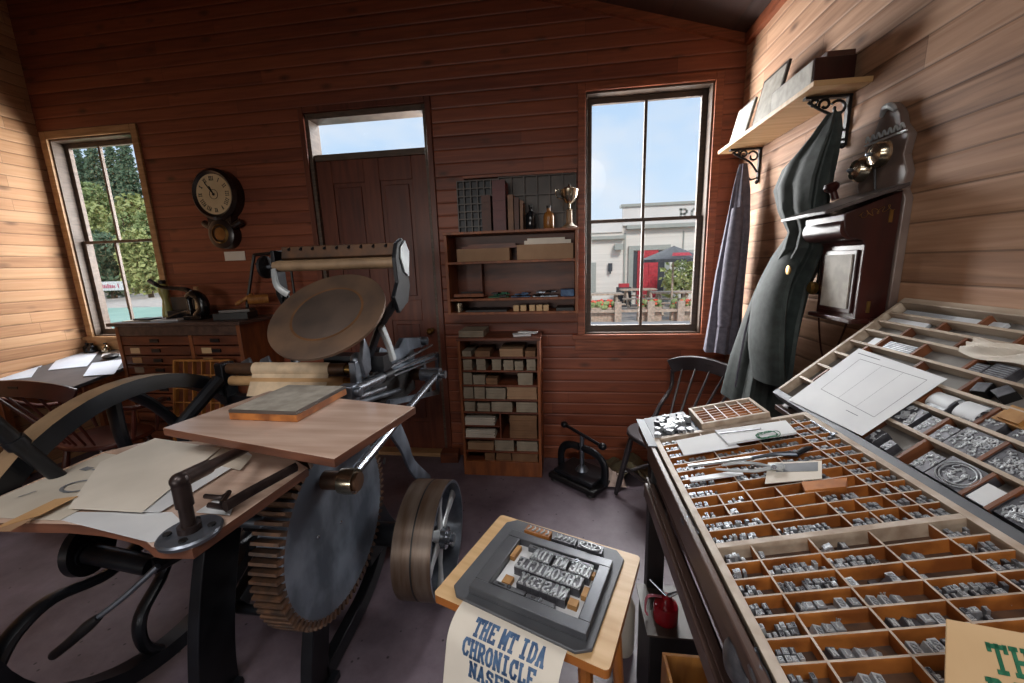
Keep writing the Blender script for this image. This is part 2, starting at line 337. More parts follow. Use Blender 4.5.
def glyph(mb, ch, fn, w, h, t, d, sub=1):     # fn(x,y,z)->point ; stroke thickness t, relief d
    for st in G[ch]:
        for (x0,y0),(x1,y1) in zip(st,st[1:]):
            a=V((x0*w,y0*h)); b_=V((x1*w,y1*h)); dr=b_-a
            if dr.length<1e-6: continue
            dr.normalize(); nn=V((-dr.y,dr.x))*(t/2); a-=dr*(t*.25); b_+=dr*(t*.25)
            for i_ in range(sub):
              a1,b1=a.lerp(b_,i_/sub),a.lerp(b_,(i_+1)/sub); q=[a1+nn,a1-nn,b1-nn,b1+nn]
              mb.add([fn(p.x,p.y,0) for p in q]+[fn(p.x,p.y,d) for p in q],[(0,1,2,3),(7,6,5,4),(0,4,5,1),(1,5,6,2),(2,6,7,3),(3,7,4,0)])
            continue
            mb.add([fn(p.x,p.y,0) for p in q]+[fn(p.x,p.y,d) for p in q],[(0,1,2,3),(7,6,5,4),(0,4,5,1),(1,5,6,2),(2,6,7,3),(3,7,4,0)])
def text(mb, s, fn, x, y, w, h, t, d, gap=.25, space=.7, sub=1):
    for ch in s:
        if ch!=' ':
            glyph(mb,ch,lambda a,b,c,x=x: fn(x+a,y+b,c),w,h,t,d,sub); x+=w*(1+gap)
        else: x+=w*space
    return x
D, XR, XL, YB = 2.9, 1.12, -4.18, -2.6
# ================================================================== THE ROOM
def hz(x): return 2.83+.295*(XR-x)
# back wall with two windows and a door opening
mb=MB(); T_=.14
def wallbox(x0,x1,z0,z1): mb.bx(x0,x1,D,D+T_,z0,z1)
xs=[XL-.1,-4.09,-3.31,-1.87,-.95,.14,.945,XR+.1]
wallbox(XL-.14,-4.09,-.1,4.6); wallbox(-4.09,-3.31,-.1,1.0); wallbox(-4.09,-3.31,2.6,4.6); wallbox(-3.31,-1.87,-.1,4.6)
wallbox(-1.87,-.95,2.62,4.6); wallbox(-.95,.14,-.1,4.6); wallbox(.14,.945,-.1,.985); wallbox(.14,.945,2.60,4.6); wallbox(.945,XR+.14,-.1,4.6)
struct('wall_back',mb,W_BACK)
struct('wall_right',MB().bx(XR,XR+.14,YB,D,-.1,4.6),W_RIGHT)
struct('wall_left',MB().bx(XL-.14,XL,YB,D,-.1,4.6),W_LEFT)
mb=MB()   # rear wall behind the camera: unseen opening shaped to let fill light in
mb.bx(XL,XR,YB-.14,YB,-.1,.8); mb.bx(XL,XR,YB-.14,YB,1.95,4.6); mb.bx(XL,-2.9,YB-.14,YB,.8,1.95); mb.bx(.1,XR,YB-.14,YB,.8,1.95); mb.bx(-1.5,-1.3,YB-.14,YB,.8,1.95)
struct('wall_rear',mb,W_LEFT)
struct('floor',MB().bx(XL-.14,XR+.14,YB-.14,D+.14,-.1,0),'floor_paint')
mb=MB()
for a,b_ in ((XL-.4,XR+.4),):
    mb.prism([(a,hz(a)),(b_,hz(b_)),(b_,hz(b_)+.1),(a,hz(a)+.1)],(0,YB-.2,0),(1,0,0),(0,0,1),(0,D-YB+.4,0))
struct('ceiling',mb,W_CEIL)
# sloping barge trim where the roof meets the back wall, and cornice along the right wall
mb=MB()
mb.prism([(XL,hz(XL)-.05),(XR,hz(XR)-.05),(XR,hz(XR)),(XL,hz(XL))],(0,D-.03,0),(1,0,0),(0,0,1),(0,.03,0))
struct('trim_1',mb,'trim_red'); struct('trim_2',MB().bx(XR-.03,XR,YB,D-.03,hz(XR)-.06,hz(XR)),'trim_red')
mb=MB().bx(-.95,XR,D-.015,D,0,.09); struct('baseboard_back',mb,'trim_red',.004)
# right window (2) : casing, sill, sashes, panes
def window(i, x0,x1,z0,z1, rail, mx_, trimm, sash, cas):
    mb=MB(); w=cas
    mb.bx(x0-w,x0,D-.02,D,z0-.01,z1+w); mb.bx(x1,x1+w,D-.02,D,z0-.01,z1+w); mb.bx(x0,x1,D-.02,D,z1,z1+w)
    e=struct('window_%d'%i,mb,trimm,.003)
    def sub(n,m_,mt,b2=.002):
        o=bpy.data.objects.new(n,mesh(m_,n,mt)); C.objects.link(o); o.parent=e; o['kind']='structure'
        if b2: bev(o,b2)
        return o
    mb=MB(); j=.012
    mb.bx(x0,x0+j,D,D+.135,z0,z1); mb.bx(x1-j,x1,D,D+.135,z0,z1); mb.bx(x0+j,x1-j,D,D+.135,z1-j,z1); mb.bx(x0+j,x1-j,D,D+.135,z0,z0+j)
    sub('window_frame',mb,sash)
    sub('window_sill',MB().bx(x0-.09,x1+.09,D-.032,D+.01,z0-.03,z0),trimm)
    sub('window_apron',MB().bx(x0-.07,x1+.07,D-.018,D,z0-.115,z0-.03),trimm)
    a=.036
    for k,(za,zb,yy) in enumerate(((rail,z1-j,D+.085),(z0+j,rail+.02,D+.055))):
        mb=MB(); X0,X1=x0+j,x1-j
        mb.bx(X0,X0+a,yy,yy+.03,za,zb); mb.bx(X1-a,X1,yy,yy+.03,za,zb); mb.bx(X0+a,X1-a,yy,yy+.03,zb-(a if k==0 else .022),zb); mb.bx(X0+a,X1-a,yy,yy+.03,za,za+(a+.01 if k else .022))
        mb.bx(mx_-.010,mx_+.010,yy+.004,yy+.026,za+.02,zb-.02)
        s_=sub('sash',mb,sash); p=MB().bx(X0+a,X1-a,yy+.013,yy+.016,za+.02,zb-.02); o=sub('pane',p,'window_glass',0); o.parent=s_
    return e
window(1,-4.09,-3.31,1.0,2.6,1.79,-3.76,'trim_pale','sash_grey',.055)
window(2,.14,.945,.985,2.60,1.775,.545,'trim_red','sash_dark',.05)
# door with transom
mb=MB(); mb.bx(-1.905,-1.865,D-.02,D,0,2.66); mb.bx(-.955,-.915,D-.02,D,0,2.66); mb.bx(-1.865,-.955,D-.02,D,2.62,2.66)
e=struct('door_1',mb,'door_brown',.003)
def dsub(n,m_,mt,par=None,b2=.003):
    o=bpy.data.objects.new(n,mesh(m_,n,mt)); C.objects.link(o); o.parent=par or e; o['kind']='structure'
    if b2: bev(o,b2)
    return o
mb=MB(); mb.bx(-1.87,-1.84,D,D+.13,0,2.62); mb.bx(-.98,-.95,D,D+.13,0,2.62); mb.bx(-1.84,-.98,D,D+.13,2.58,2.62); mb.bx(-1.84,-.98,D+.02,D+.13,2.30,2.345); dsub('door_frame',mb,'sash_grey')
dsub('transom_pane',MB().bx(-1.84,-.98,D+.085,D+.089,2.345,2.58),'window_glass',None,0)
mb=MB(); y0=D+.03; y1=y0+.045
P_=[(-1.725,-1.475),(-1.375,-1.095)]
mb.bx(-1.84,-.98,y0+.012,y1,0.02,2.30)
mb.bx(-1.84,-1.72,y0,y0+.012,.02,2.3); mb.bx(-1.10,-.98,y0,y0+.012,.02,2.3); mb.bx(-1.47,-1.35,y0,y0+.012,.02,2.3)
for za,zb in ((2.14,2.3),(1.1,1.26),(.02,.26)):
    mb.bx(-1.72,-1.47,y0,y0+.012,za,zb); mb.bx(-1.35,-1.10,y0,y0+.012,za,zb)
lf=dsub('door_leaf',mb,'door_brown')
mb=MB()
for xa,xb in ((-1.69,-1.50),(-1.32,-1.13)):
    for za,zb in ((1.29,2.11),(.29,1.07)): mb.bx(xa,xb,y0+.003,y0+.013,za,zb)
dsub('door_panel',mb,'door_panel',lf,.006)
k=at(396,247,'Y',D+.02)
dsub('door_closer',MB().lathe([(.012,0),(.018,.01),(.018,.03),(.006,.04)],(k.x,y0,k.z),(0,-1,0)),'steel',lf,0)
dsub('door_handle',MB().lathe([(.02,0),(.008,.01),(.008,.03),(.024,.04),(.026,.055),(.01,.07)],(-1.03,y0,1.02),(0,-1,0)),'brass',lf,0)
dsub('door_threshold',MB().bx(-1.87,-.95,D-.06,D+.05,0,.03),'trim_pale')

# ================================================================== WALL THINGS
# clock
cx,cz=-2.625,2.095
t=T('pendulum_clock','black octagon drop wall clock with cream Roman dial between window and door','clock',(cx,D,cz))
mb=MB(); mb.lathe([(.188,0),(.188,.075),(.165,.08)],(cx,D,cz),(0,-1,0),8*4); mb.lathe([(.11,0),(.11,.075),(.09,.085)],(cx,D,cz-.29),(0,-1,0))
mb.bx(cx-.10,cx+.10,D-.07,D,cz-.27,cz-.12); mb.tube([(cx-.16,D-.04,cz-.2),(cx-.1,D-.05,cz-.23),(cx-.08,D-.05,cz-.2)],.025); mb.tube([(cx+.16,D-.04,cz-.2),(cx+.1,D-.05,cz-.23),(cx+.08,D-.05,cz-.2)],.025)
t.part('clock_case',mb,'clock_black')
mb=MB(); 
for k in range(40):
    a,b_=2*pi*k/40,2*pi*(k+1)/40
    P=lambda r,y,a_: (cx+r*cos(a_),D-y,cz+r*sin(a_))
    mb.add([P(.145,.08,a),P(.145,.08,b_),P(.167,.098,b_),P(.167,.098,a),P(.188,.078,b_),P(.188,.078,a)],[(0,1,2,3),(3,2,4,5)])
t.part('bezel',mb,'clock_black')
t.part('dial',MB().lathe([(.146,0),(.146,.003)],(cx,D-.079,cz),(0,-1,0),40),'clock_face')
ROM=['XII','I','II','III','IIII','V','VI','VII','VIII','IX','X','XI']
for i,s_ in enumerate(ROM):
    mb=MB(); a=-2*pi*i/12; ca,sa=cos(a),sin(a); n=len(s_); w=.011
    for j,ch in enumerate(s_):
        def fn(x,y,z,j=j): 
            X=(x-(n*w*1.25)/2+j*w*1.25); Y=y+.10
            return (cx+X*ca-Y*sa, D-.083-z, cz+X*sa+Y*ca)
        glyph(mb,ch,fn,w,.028,.0045,.001)
    t.part('numeral',mb,'ink_black')
mb=MB(); mb.box((cx-.014,D-.086,cz+.03),(.008,.002,.065),ry=RAD(-25)); mb.box((cx-.030,D-.087,cz+.043),(.006,.002,.105),ry=RAD(-35)); ring_=[(cx+.034*cos(2*pi*i/24),D-.084,cz+.034*sin(2*pi*i/24)) for i in range(25)]; mb.tube(ring_,.0016,5,smooth=0); mb.lathe([(.010,0),(.010,.003)],(cx,D-.084,cz),(0,-1,0),24); t.part('hands',mb,'black')
mb=MB(); mb.lathe([(.075,0),(.06,.012),(.058,.0)],(cx,D-.083,cz-.29),(0,-1,0)); bz=t.part('pendulum_window',mb,'brass',label='brass ring round the pendulum glass')
t.part('pendulum_bob',MB().lathe([(.052,0),(.03,.006),(.001,.008)],(cx,D-.084,cz-.29),(0,-1,0)),'amber',bz)
q=at(235,256,'Y',D); solo('wall_notice',MB().bx(q.x-.09,q.x+.09,D-.003,D,q.z-.035,q.z+.035),'paper_cream','small cream paper notice under the wall clock','notice')
# shelf unit with box shelves
t=T('shelf_unit','open reddish wooden shelf box fixed to the back wall left of the window','shelf',(-.36,2.78,1.17))
X0,X1,Y0,Y1=-.81,.085,2.66,2.9
for x in (X0,X1-.02): t.part('side_panel',MB().bx(x,x+.02,Y0,Y1,1.17,1.71),'wood_orange',bevel=.002)
t.part('back_panel',MB().bx(X0+.02,X1-.02,Y1-.012,Y1,1.18,1.71),'wood_red')
for z in (1.17,1.265,1.515,1.71): t.part('shelf_board',MB().bx(X0+(0 if z>1.7 else .02),X1-(0 if z>1.7 else .02),Y0-(.01 if z>1.7 else 0),Y1-.012,z,z+.017),'wood_orange',bevel=.002)
t.part('divider',MB().bx(-.6,-.588,2.8,2.888,1.283,1.515),'wood_red')
SH=1.727
# cases stood on the shelf against the wall
def gridcase(name,label,x0,x1,z0,z1,nx,nz,y=D-.03,fl='black'):
    t=T(name,label,'type case',((x0+x1)/2,y,z0),group=None)
    mb=MB(); mb.bx(x0,x1,y+.01,y+.028,z0,z1); t.part('case_back',mb,fl)
    mb=MB()
    for i in range(nx+1): x=x0+(x1-x0)*i/nx; mb.bx(x-.004,x+.004,y-.015,y+.01,z0,z1)
    for i in range(nz+1): z=z0+(z1-z0)*i/nz; mb.bx(x0,x1,y-.014,y+.01,z-.004,z+.004)
    t.part('case_grid',mb,'frame_dark'); return t
gridcase('type_case','dark small-celled type case standing at the left end of the shelf top',-.75,-.46,SH,SH+.36,6,7,fl='slate')
t=gridcase('type_case','dark wide-celled type case behind the books and trophy',-.452,.075,SH,SH+.37,6,3,fl='frame_dark')
solo('picture_ledge',MB().bx(-.70,.08,2.84,2.9,2.10,2.115),'trim_red','narrow wooden ledge on the wall above the type cases','ledge')
def book(x0,x1,h,m_,label,dep=.15,lean=0):
    t=T('book',label,'book',((x0+x1)/2,2.74,SH),group='books on the shelf top')
    mb=MB(); mb.bx(x0,x0+.004,2.69,2.69+dep,SH,SH+h); mb.bx(x1-.004,x1,2.69,2.69+dep,SH,SH+h); mb.bx(x0,x1,2.687,2.692,SH,SH+h)
    for k in (.2,.4,.6,.8): mb.bx(x0-.001,x1+.001,2.684,2.69,SH+h*k,SH+h*k+.005)
    t.part('cover',mb,m_); t.part('pages',MB().bx(x0+.004,x1-.004,2.692,2.685+dep,SH+.004,SH+h-.004),'paper_cream')
book(-.545,-.485,.23,'book_brown','brown book left of the tall maroon volume')
book(-.47,-.385,.32,'book_maroon','tallest and thickest maroon book on the shelf top',.14)
book(-.37,-.335,.225,'book_tan','tan book right beside the tall maroon volume')
book(-.328,-.298,.205,'book_brown','thin brown book third from the right of the row')
book(-.29,-.272,.185,'book_tan','slim pale book at the right end of the row')
def bottle(name,c,r,h,m_,label,cat='bottle',cap='black',group=None):
    t=T(name,label,cat,c,group=group)
    t.part('body',MB().lathe([(r*.9,0),(r,.006),(r,h*.55),(r*.8,h*.68),(r*.34,h*.78),(r*.34,h*.9)],c,(0,0,1),20),m_)
    t.part('cap',MB().lathe([(r*.42,h*.9),(r*.42,h),(r*.3,h*1.01)],c,(0,0,1),16),cap); return t
bottle('ink_bottle',(-.225,2.74,SH),.034,.16,'glass_dark','black glass bottle between books and amber bottle')
bottle('ink_bottle',(-.105,2.74,SH),.036,.15,'amber','squat amber bottle between black bottle and trophy')
t=T('trophy_cup','silver trophy cup on a tall base at the right end of the shelf top','trophy',(.03,2.72,SH))
c=(.03,2.72,SH)
t.part('base',MB().lathe([(.05,0),(.05,.01),(.035,.02),(.02,.035),(.018,.11),(.022,.115)],c,(0,0,1)),'rim_tan')
cu=t.part('cup',MB().lathe([(.022,.115),(.008,.125),(.008,.15),(.03,.165),(.052,.2),(.058,.24),(.052,.24),(.045,.205),(.02,.18)],c,(0,0,1)),'nickel')
mb=MB(); mb.tube([(.03-.05,2.72,SH+.22),(.03-.085,2.72,SH+.25),(.03-.08,2.72,SH+.2),(.03-.04,2.72,SH+.185)],.004); t.part('handle',mb,'nickel')
mb=MB(); mb.lathe([(.052,.24),(.03,.255),(.01,.262),(.006,.275)],c,(0,0,1)); t.part('lid',mb,'nickel')
# contents of the shelf box
z=1.532
solo('cardboard_box',MB().bx(-.735,-.37,2.70,2.87,z,z+.085),'card_box','left tan cardboard box in the top bay of the shelf unit','box',bevel=.002)
solo('cardboard_box',MB().bx(-.32,.055,2.70,2.87,z,z+.10),'card_box','right larger tan cardboard box in the top bay of the shelf unit','box',bevel=.002)
solo('board_stack',MB().bx(-.70,-.30,2.71,2.86,z+.085,z+.10).bx(-.66,-.33,2.72,2.86,z+.1,z+.115),'wood_red','thin brown boards lying on the left cardboard box','board')
solo('folded_paper',MB().bx(-.27,.04,2.71,2.85,z+.10,z+.125).bx(-.25,.0,2.72,2.85,z+.125,z+.14),'paper_cream','folded cream papers lying on the right cardboard box','paper')
z=1.282
def heap(seed,x0,x1,z,n,h,mats,label,cat,name):
    rr=random.Random(seed)
    mb=MB()
    for k in range(n):
        mb.m=k%len(mats); w=rr.uniform(.02,.05); mb.box((rr.uniform(x0+w/2,x1-w/2),rr.uniform(2.70,2.8),z+rr.uniform(.006,h)),(w,rr.uniform(.02,.06),rr.uniform(.006,.012)),rz=rr.uniform(-.6,.6))
    mb.bx(x0,x1,2.71,2.82,z,z+.006)
    return solo(name,mb,mats,label,cat)
t=T('wooden_tray','shallow wooden tray of strips at the left of the middle shelf bay','tray',(-.66,2.76,z))
t.part('tray',MB().bx(-.77,-.56,2.69,2.84,z,z+.01).bx(-.77,-.56,2.69,2.7,z,z+.03),'wood_orange'); t.part('strips',MB().box((-.69,2.76,z+.02),(.13,.03,.012),.1).box((-.66,2.78,z+.035),(.16,.02,.01),-.1),'black')
heap(3,-.53,-.39,z,9,.03,['ink_green','black'],'green and black printing odds on the middle shelf','tools','oddments')
heap(4,-.37,-.24,z,8,.025,['black','ink_blue'],'blue and black metal oddments beside the green ones','tools','oddments')
heap(5,-.22,-.05,z,10,.035,['black','steel_dull'],'dark metal oddments in the middle of the shelf bay','tools','oddments')
solo('tin_box',MB().bx(-.03,.06,2.70,2.83,z,z+.045),'ink_blue','blue-grey tin at the right end of the middle shelf bay','box',bevel=.003)
z=1.187
for k,(x,s_) in enumerate(((-.335,.038),(-.285,.04),(-.225,.038),(-.175,.04),(-.13,.036))):
    solo('paper_block',MB().bx(x-s_/2,x+s_/2,2.69,2.74,z,z+.04),'paper_tan','small pale block, %s from the left in the lowest shelf bay'%['first','second','third','fourth','fifth'][k],'block',group='small pale blocks in the lowest bay',bevel=.002)
solo('tin_can',MB().lathe([(.03,0),(.03,.06),(.026,.062)],(-.745,2.73,z),(0,0,1)),'nickel','round tin with bright lid at left of the lowest shelf bay','tin')
solo('dark_tray',MB().bx(-.69,-.40,2.68,2.84,z,z+.012),'black','long flat dark tray at the left of the lowest shelf bay','tray')
solo('dark_tray',MB().bx(-.06,.055,2.68,2.84,z,z+.02),'black','short dark tray at the right end of the lowest shelf bay','tray')
# ------------------------------------------------------------------ paper cabinet on the floor
t=T('paper_cabinet','tall narrow open paper cabinet standing against the back wall below the shelf unit','cabinet',(-.455,2.73,0))
X0,X1,Y0,Y1=-.74,-.17,2.59,2.88
for x in (X0,X1-.02): t.part('side_panel',MB().bx(x,x+.02,Y0,Y1,0,1.0),'wood_orange',bevel=.002)
t.part('back_panel',MB().bx(X0+.02,X1-.02,Y1-.01,Y1,.1,1.0),'wood_red')
t.part('top',MB().bx(X0-.005,X1+.005,Y0-.01,Y1,1.0,1.018),'wood_red',bevel=.002)
t.part('plinth',MB().bx(X0+.02,X1-.02,Y0,Y0+.02,0,.11),'wood_orange',bevel=.002)
SZ=[.885,.79,.685,.58,.486,.29,.19,.10]
for z in SZ: t.part('shelf_board',MB().bx(X0+.02,X1-.02,Y0+.004,Y1-.01,z-.012,z),'wood_red',bevel=.0015)
t.part('shelf_board',MB().bx(X0+.02,-.46,Y0+.004,Y1-.01,.385-.01,.385),'wood_red'); t.part('divider',MB().bx(-.465,-.455,Y0+.01,Y1-.01,.29,.474),'wood_red')
ordn=['top','second','third','fourth','fifth','sixth','seventh','lowest']
packs={0:[(97,135,.04,0),(148,210,.04,2),(246,338,.055,1),(345,385,.04,2)],1:[(100,136,.075,0),(153,191,.08,0),(215,252,.078,0),(260,300,.07,0),(304,338,.062,0),(350,386,.078,0)],
2:[(97,133,.085,0),(137,185,.065,0),(188,235,.045,2),(315,374,.085,0)],3:[(95,136,.085,0),(139,182,.085,0),(186,265,.08,0),(270,388,.095,1)],4:[(95,140,.07,0),(148,200,.06,0),(206,290,.072,0),(305,388,.072,0)],
5:[(276,386,.17,2)],6:[(100,208,.055,1),(212,292,.08,0),(302,388,.075,0)],7:[(170,212,.07,2),(216,280,.08,2),(282,388,.08,2)]}
for s_,L_ in packs.items():
    n=len(L_)
    for k,(a,b_,h,c) in enumerate(L_):
        x0=X0+.022+(a-95)/295*.524; x1=X0+.022+(b_-95)/295*.524; z=SZ[s_]; mb=MB(); rr=random.Random(s_*9+k)
        nl=max(2,int(h/.018)); 
        for j in range(nl):
            d_=rr.uniform(0,.006); mb.bx(x0+rr.uniform(0,.004),x1-rr.uniform(0,.004),Y0+.015+d_,Y1-.06,z+h*j/nl,z+h*(j+1)/nl-.0008)
        pos='only' if n==1 else (['leftmost','second from left','third from left','fourth from left','fifth from left','sixth'][k] if k<n-1 else 'rightmost')
        solo('paper_pack',mb,['pack_grey','card_box','pack_brown'][c],'%s paper pack on the %s shelf of the paper cabinet'%(pos,ordn[s_]),'paper',group='paper packs in the cabinet')
for z,l in ((.385,'upper'),(.29,'lower')):
    mb=MB()
    for j in range(5): mb.bx(X0+.024,X0+.024+.215-.01*(j%2),Y0+.01+.003*(j%3),Y1-.05,z+.011*j,z+.011*j+.0095)
    solo('paper_pack',mb,'paper_buff','%s of two wide paper piles at lower left of the cabinet'%l,'paper',group='paper packs in the cabinet')
mb=MB()
for j in range(4): mb.bx(-.735,-.56,2.63,2.84,1.019+.011*j,1.028+.011*j)
solo('paper_pack',mb,'pack_grey','grey pile of paper on top of the paper cabinet at left','paper')
mb=MB(); mb.box((-.30,2.68,1.026),(.12,.08,.012),.2); mb.box((-.26,2.72,1.035),(.13,.05,.008),-.3)
solo('loose_papers',mb,'paper_white','small white papers on top of the paper cabinet at right','paper')
q=at(449,463,'Z',0); solo('floor_block',MB().box((q.x,q.y+.05,.04),(.14,.1,.08),.1),'wood_red','small reddish block on the floor left of the paper cabinet','block',bevel=.003)
# ------------------------------------------------------------------ copying press
t=T('copy_press','black cast iron book press with long handle bar on the floor by the back wall','press',(.11,2.57,0),(0,0,RAD(-38)))
mb=MB(); mb.bx(-.19,.19,-.14,.14,.015,.05); 
for sx in (-.15,.15):
    for sy in (-.11,.11): mb.lathe([(.035,0),(.025,.02)],(sx,sy,0),(0,0,1),12)
t.part('base',mb,'iron_matte',local=True,bevel=.006)
t.part('platen',MB().bx(-.16,.16,-.115,.115,.055,.085),'iron',local=True,bevel=.006)
t.part('arch',MB().tube([(-.18,0,.04),(-.18,0,.17),(-.12,0,.235),(0,0,.25),(.12,0,.235),(.18,0,.17),(.18,0,.04)],.028,12,ry=.016,up=(1,0,0.001)),'iron',local=True)
t.part('screw',MB().cyl((0,0,.085),(0,0,.34),.016,n=14).lathe([(.045,.085),(.03,.11),(.018,.12)],(0,0,0),(0,0,1)),'steel_dull',local=True)
mb=MB(); mb.cyl((-.20,.06,.345),(.20,-.06,.345),.012,n=12); 
for a in (-1,1): mb.sph((.2*a,-.06*a,.345),.024,sc=(1.2,1,1))
t.part('handle_bar',mb,'iron',local=True)
mb=MB(); rr=random.Random(5)
mb.sheet(lambda u,v:(.27+.34*u+.02*sin(9*v),2.56+.28*v,.015+.14*sin(pi*min(1,u*1.05))*(.6+.4*sin(5*v+3*u))*(1-abs(v-.5))+.03*sin(14*u+5*v)*sin(pi*u)),26,20)
o=solo('cloth_sack',mb,'cloth_khaki','crumpled khaki sack on the floor between press and dark chair','sack',loc=(.4,2.7,0))
mb=MB(); q=at(612,478,'Z',.05)
mb.sheet(lambda u,v:(q.x-.08+.17*u,q.y-.06+.15*v,.02+.07*sin(pi*u)*sin(pi*v)*(1+.4*sin(11*u+7*v))+.012*sin(23*u)*sin(pi*v)),20,16)
solo('crumpled_rag',mb,'cloth_pink','crumpled pinkish white rag on the floor beside the dark chair','rag',loc=(q.x,q.y,0))

# ================================================================== CHAIRS
def windsor(label, loc, rz, wood, name, seatw=.42, arms=False, h=.84, group=None):
    t=T(name,label,'chair',loc,(0,0,rz),group)            # local: faces -Y
    mb=MB(); n=28; prof=[]
    for k in range(n):
        a=2*pi*k/n; r=1/((abs(cos(a))**2.6+abs(sin(a))**2.6)**(1/2.6)); prof.append((r*cos(a)*seatw/2,r*sin(a)*.2))
    mb.prism(prof,(0,0,.43),(1,0,0),(0,1,0),(0,0,.03)); t.part('seat',mb,wood,local=True,bevel=.008)
    for sx in (-1,1):
        for sy in (-1,1):
            a=V((sx*.14,sy*.13,.43)); b_=V((sx*.2,sy*.2,0)); mb=MB()
            mb.tube([a,a.lerp(b_,.25),a.lerp(b_,.5),a.lerp(b_,.8),b_],[.014,.02,.017,.019,.012],10); t.part('leg',mb,wood,local=True)
    mb=MB(); mb.tube([(-.165,-.165,.2),(0,-.17,.2),(.165,-.165,.2)],[.008,.014,.008],8); t.part('stretcher',mb,wood,local=True)
    mb=MB(); mb.tube([(-.17,-.17,.16),(-.17,0,.16),(-.17,.17,.16)],[.008,.013,.008],8); mb.tube([(.17,-.17,.16),(.17,0,.16),(.17,.17,.16)],[.008,.013,.008],8); t.part('stretcher',mb,wood,local=True)
    W=seatw*.62
    def cr(s): return V((W*sin(s*1.15)/sin(1.15), .2+.09*cos(s*1.15)-.03+.10, h-.06*(s*s)))
    pts=[cr(-1+k/8) for k in range(17)]
    mb=MB(); mb.tube(pts,.012,8,ry=.048,up=(0,1,.15),smooth=0,sq=True); o=t.part('crest_rail',mb,wood,local=True,bevel=.006)
    mb=MB(); p=cr(0); mb.box((p.x,p.y,p.z+.008),(.07,.027,.014)); t.part('hand_hole',mb,'black',local=True)
    mb=MB()
    for k in range(5):
        s=-.62+k*.31; a=V((s*.19,.165-.03*abs(s),.455)); b_=cr(s)-V((0,0,.03)); t.part('spindle',MB().tube([a,a.lerp(b_,.4),b_],[.006,.009,.006],8),wood,local=True)
    for s in (-1,1):
        if arms:
            e_=cr(.95*s)-V((0,0,.02)); mb=MB(); mb.tube([e_,V((s*W*1.05,.12,.70)),V((s*W*1.06,-.02,.67)),V((s*W*.95,-.16,.665))],[.02,.02,.022,.028],10,ry=.014); t.part('arm',mb,wood,local=True)
            for yy in (-.12,.03): t.part('arm_post',MB().tube([(s*W*.8,yy,.455),(s*W*.9,yy,.56),(s*W*.97,yy,.66)],[.009,.015,.009],8),wood,local=True)
        else:
            e_=cr(.93*s)-V((0,0,.03)); mb=MB(); mb.tube([e_,e_-V((0,.0,.12)),V((s*.2,.16,.56)),V((s*.185,.08,.475)),V((s*.18,.0,.465))],[.014,.013,.014,.015,.012],10); t.part('back_post',mb,wood,local=True)
    return t
windsor('dark grey spindle-back chair below the big window near the type cases',(.60,2.36,0),RAD(-58),'wood_chair_dark','spindle_chair',.44,False,.84)
windsor('reddish brown spindle-back armchair pulled up to the writing desk',(-3.08,2.12,0),RAD(178),'wood_chair_red','spindle_armchair',.52,True,.90)
solo('blue_cloth',MB().sheet(lambda u,v:(.52+.3*u,2.28+.22*v,.462+.02+.015*sin(9*u)*sin(7*v)),16,12),'cloth_blue','blue-grey folded cloth lying on the seat of the dark chair','cloth')

# ================================================================== DESK under the left window
t=T('writing_desk','wooden writing desk with sloping grey top in the corner under the left window','desk',(-3.78,2.5,0))
DZ=lambda y: .87-.15*(2.88-y)
def dpt(px,py,up=0):
    n=V((0,-.15,1)); p=onp(px,py,(0,2.88,.87+up),n); return p
c4=[(XL+.01,2.2),(-3.38,2.2),(-3.38,2.885),(XL+.01,2.885)]
mb=MB(); mb.slab([(x,y,DZ(y)) for x,y in c4],.025); t.part('desk_top',mb,'plate_grey',bevel=.003)
mb=MB(); mb.bx(-4.12,-3.42,2.25,2.27,.715,.755); mb.bx(-4.12,-4.1,2.27,2.84,.55,.75); mb.bx(-3.42,-3.4,2.27,2.84,.55,.75); mb.bx(-4.12,-3.42,2.82,2.84,.55,.80); t.part('apron',mb,'wood_orange',bevel=.002)
for x in (-4.13,-3.42):
    for y in ((2.24,2.83) if x<-4 else (2.60,2.83)): t.part('leg',MB().bx(x-.022,x+.022,y-.0,y+.045,0,.755 if y<2.5 else (.80 if y<2.7 else .83)),'wood_orange',bevel=.003)
def desk_sheet(pts,label,m_='paper_blue',k=0):
    mb=MB(); mb.slab([dpt(x,y,.004+.002*k) for x,y in pts],.003); return solo('paper_sheet',mb,m_,label,'paper',group='papers on the writing desk')
desk_sheet([(16,357),(57,353),(40,367),(-2,370)],'white paper at the back left of the writing desk')
desk_sheet([(-2,372),(38,367),(31,377),(-14,383)],'white paper partly behind the armchair at the desk left')
desk_sheet([(62,353),(99,351),(87,366),(48,370)],'large white paper in the middle of the writing desk','paper_blue',1)
desk_sheet([(104,350),(124,349),(122,356),(101,357)],'small white card at the back right of the desk','paper_white',1)
o=desk_sheet([(92,363),(124,359),(114,374),(83,376)],'white open notebook at the right front of the desk','paper_blue',2)
mb=MB(); q=dpt(111,357,.01); mb.lathe([(.05,0),(.055,.01),(.04,.02)],q,(0,-.1,1),20); solo('pen_dish',mb,'iron_matte','small dark oval dish on the desk papers','dish',loc=tuple(q))
for k,(px,py,l,m_) in enumerate(((69,352,'dark inkwell bottle standing nearest the left wall','glass_dark'),(77,351.5,'dark inkwell bottle second from the left wall','glass_dark'),(95,350,'dark inkwell bottle in the middle of the desk back','glass_dark'),(103,349.5,'dark inkwell bottle fourth along the desk back','glass_dark'),(118,349,'clear squat bottle at the right end of the desk back','nickel'))):
    q=dpt(px,py); q=V((max(min(q.x,-3.4),-4.12),min(q.y,2.85),0)); q.z=DZ(q.y)+.001
    bottle('inkwell',tuple(q),.032,.085,m_,l,'bottle',group='inkwells on the writing desk')

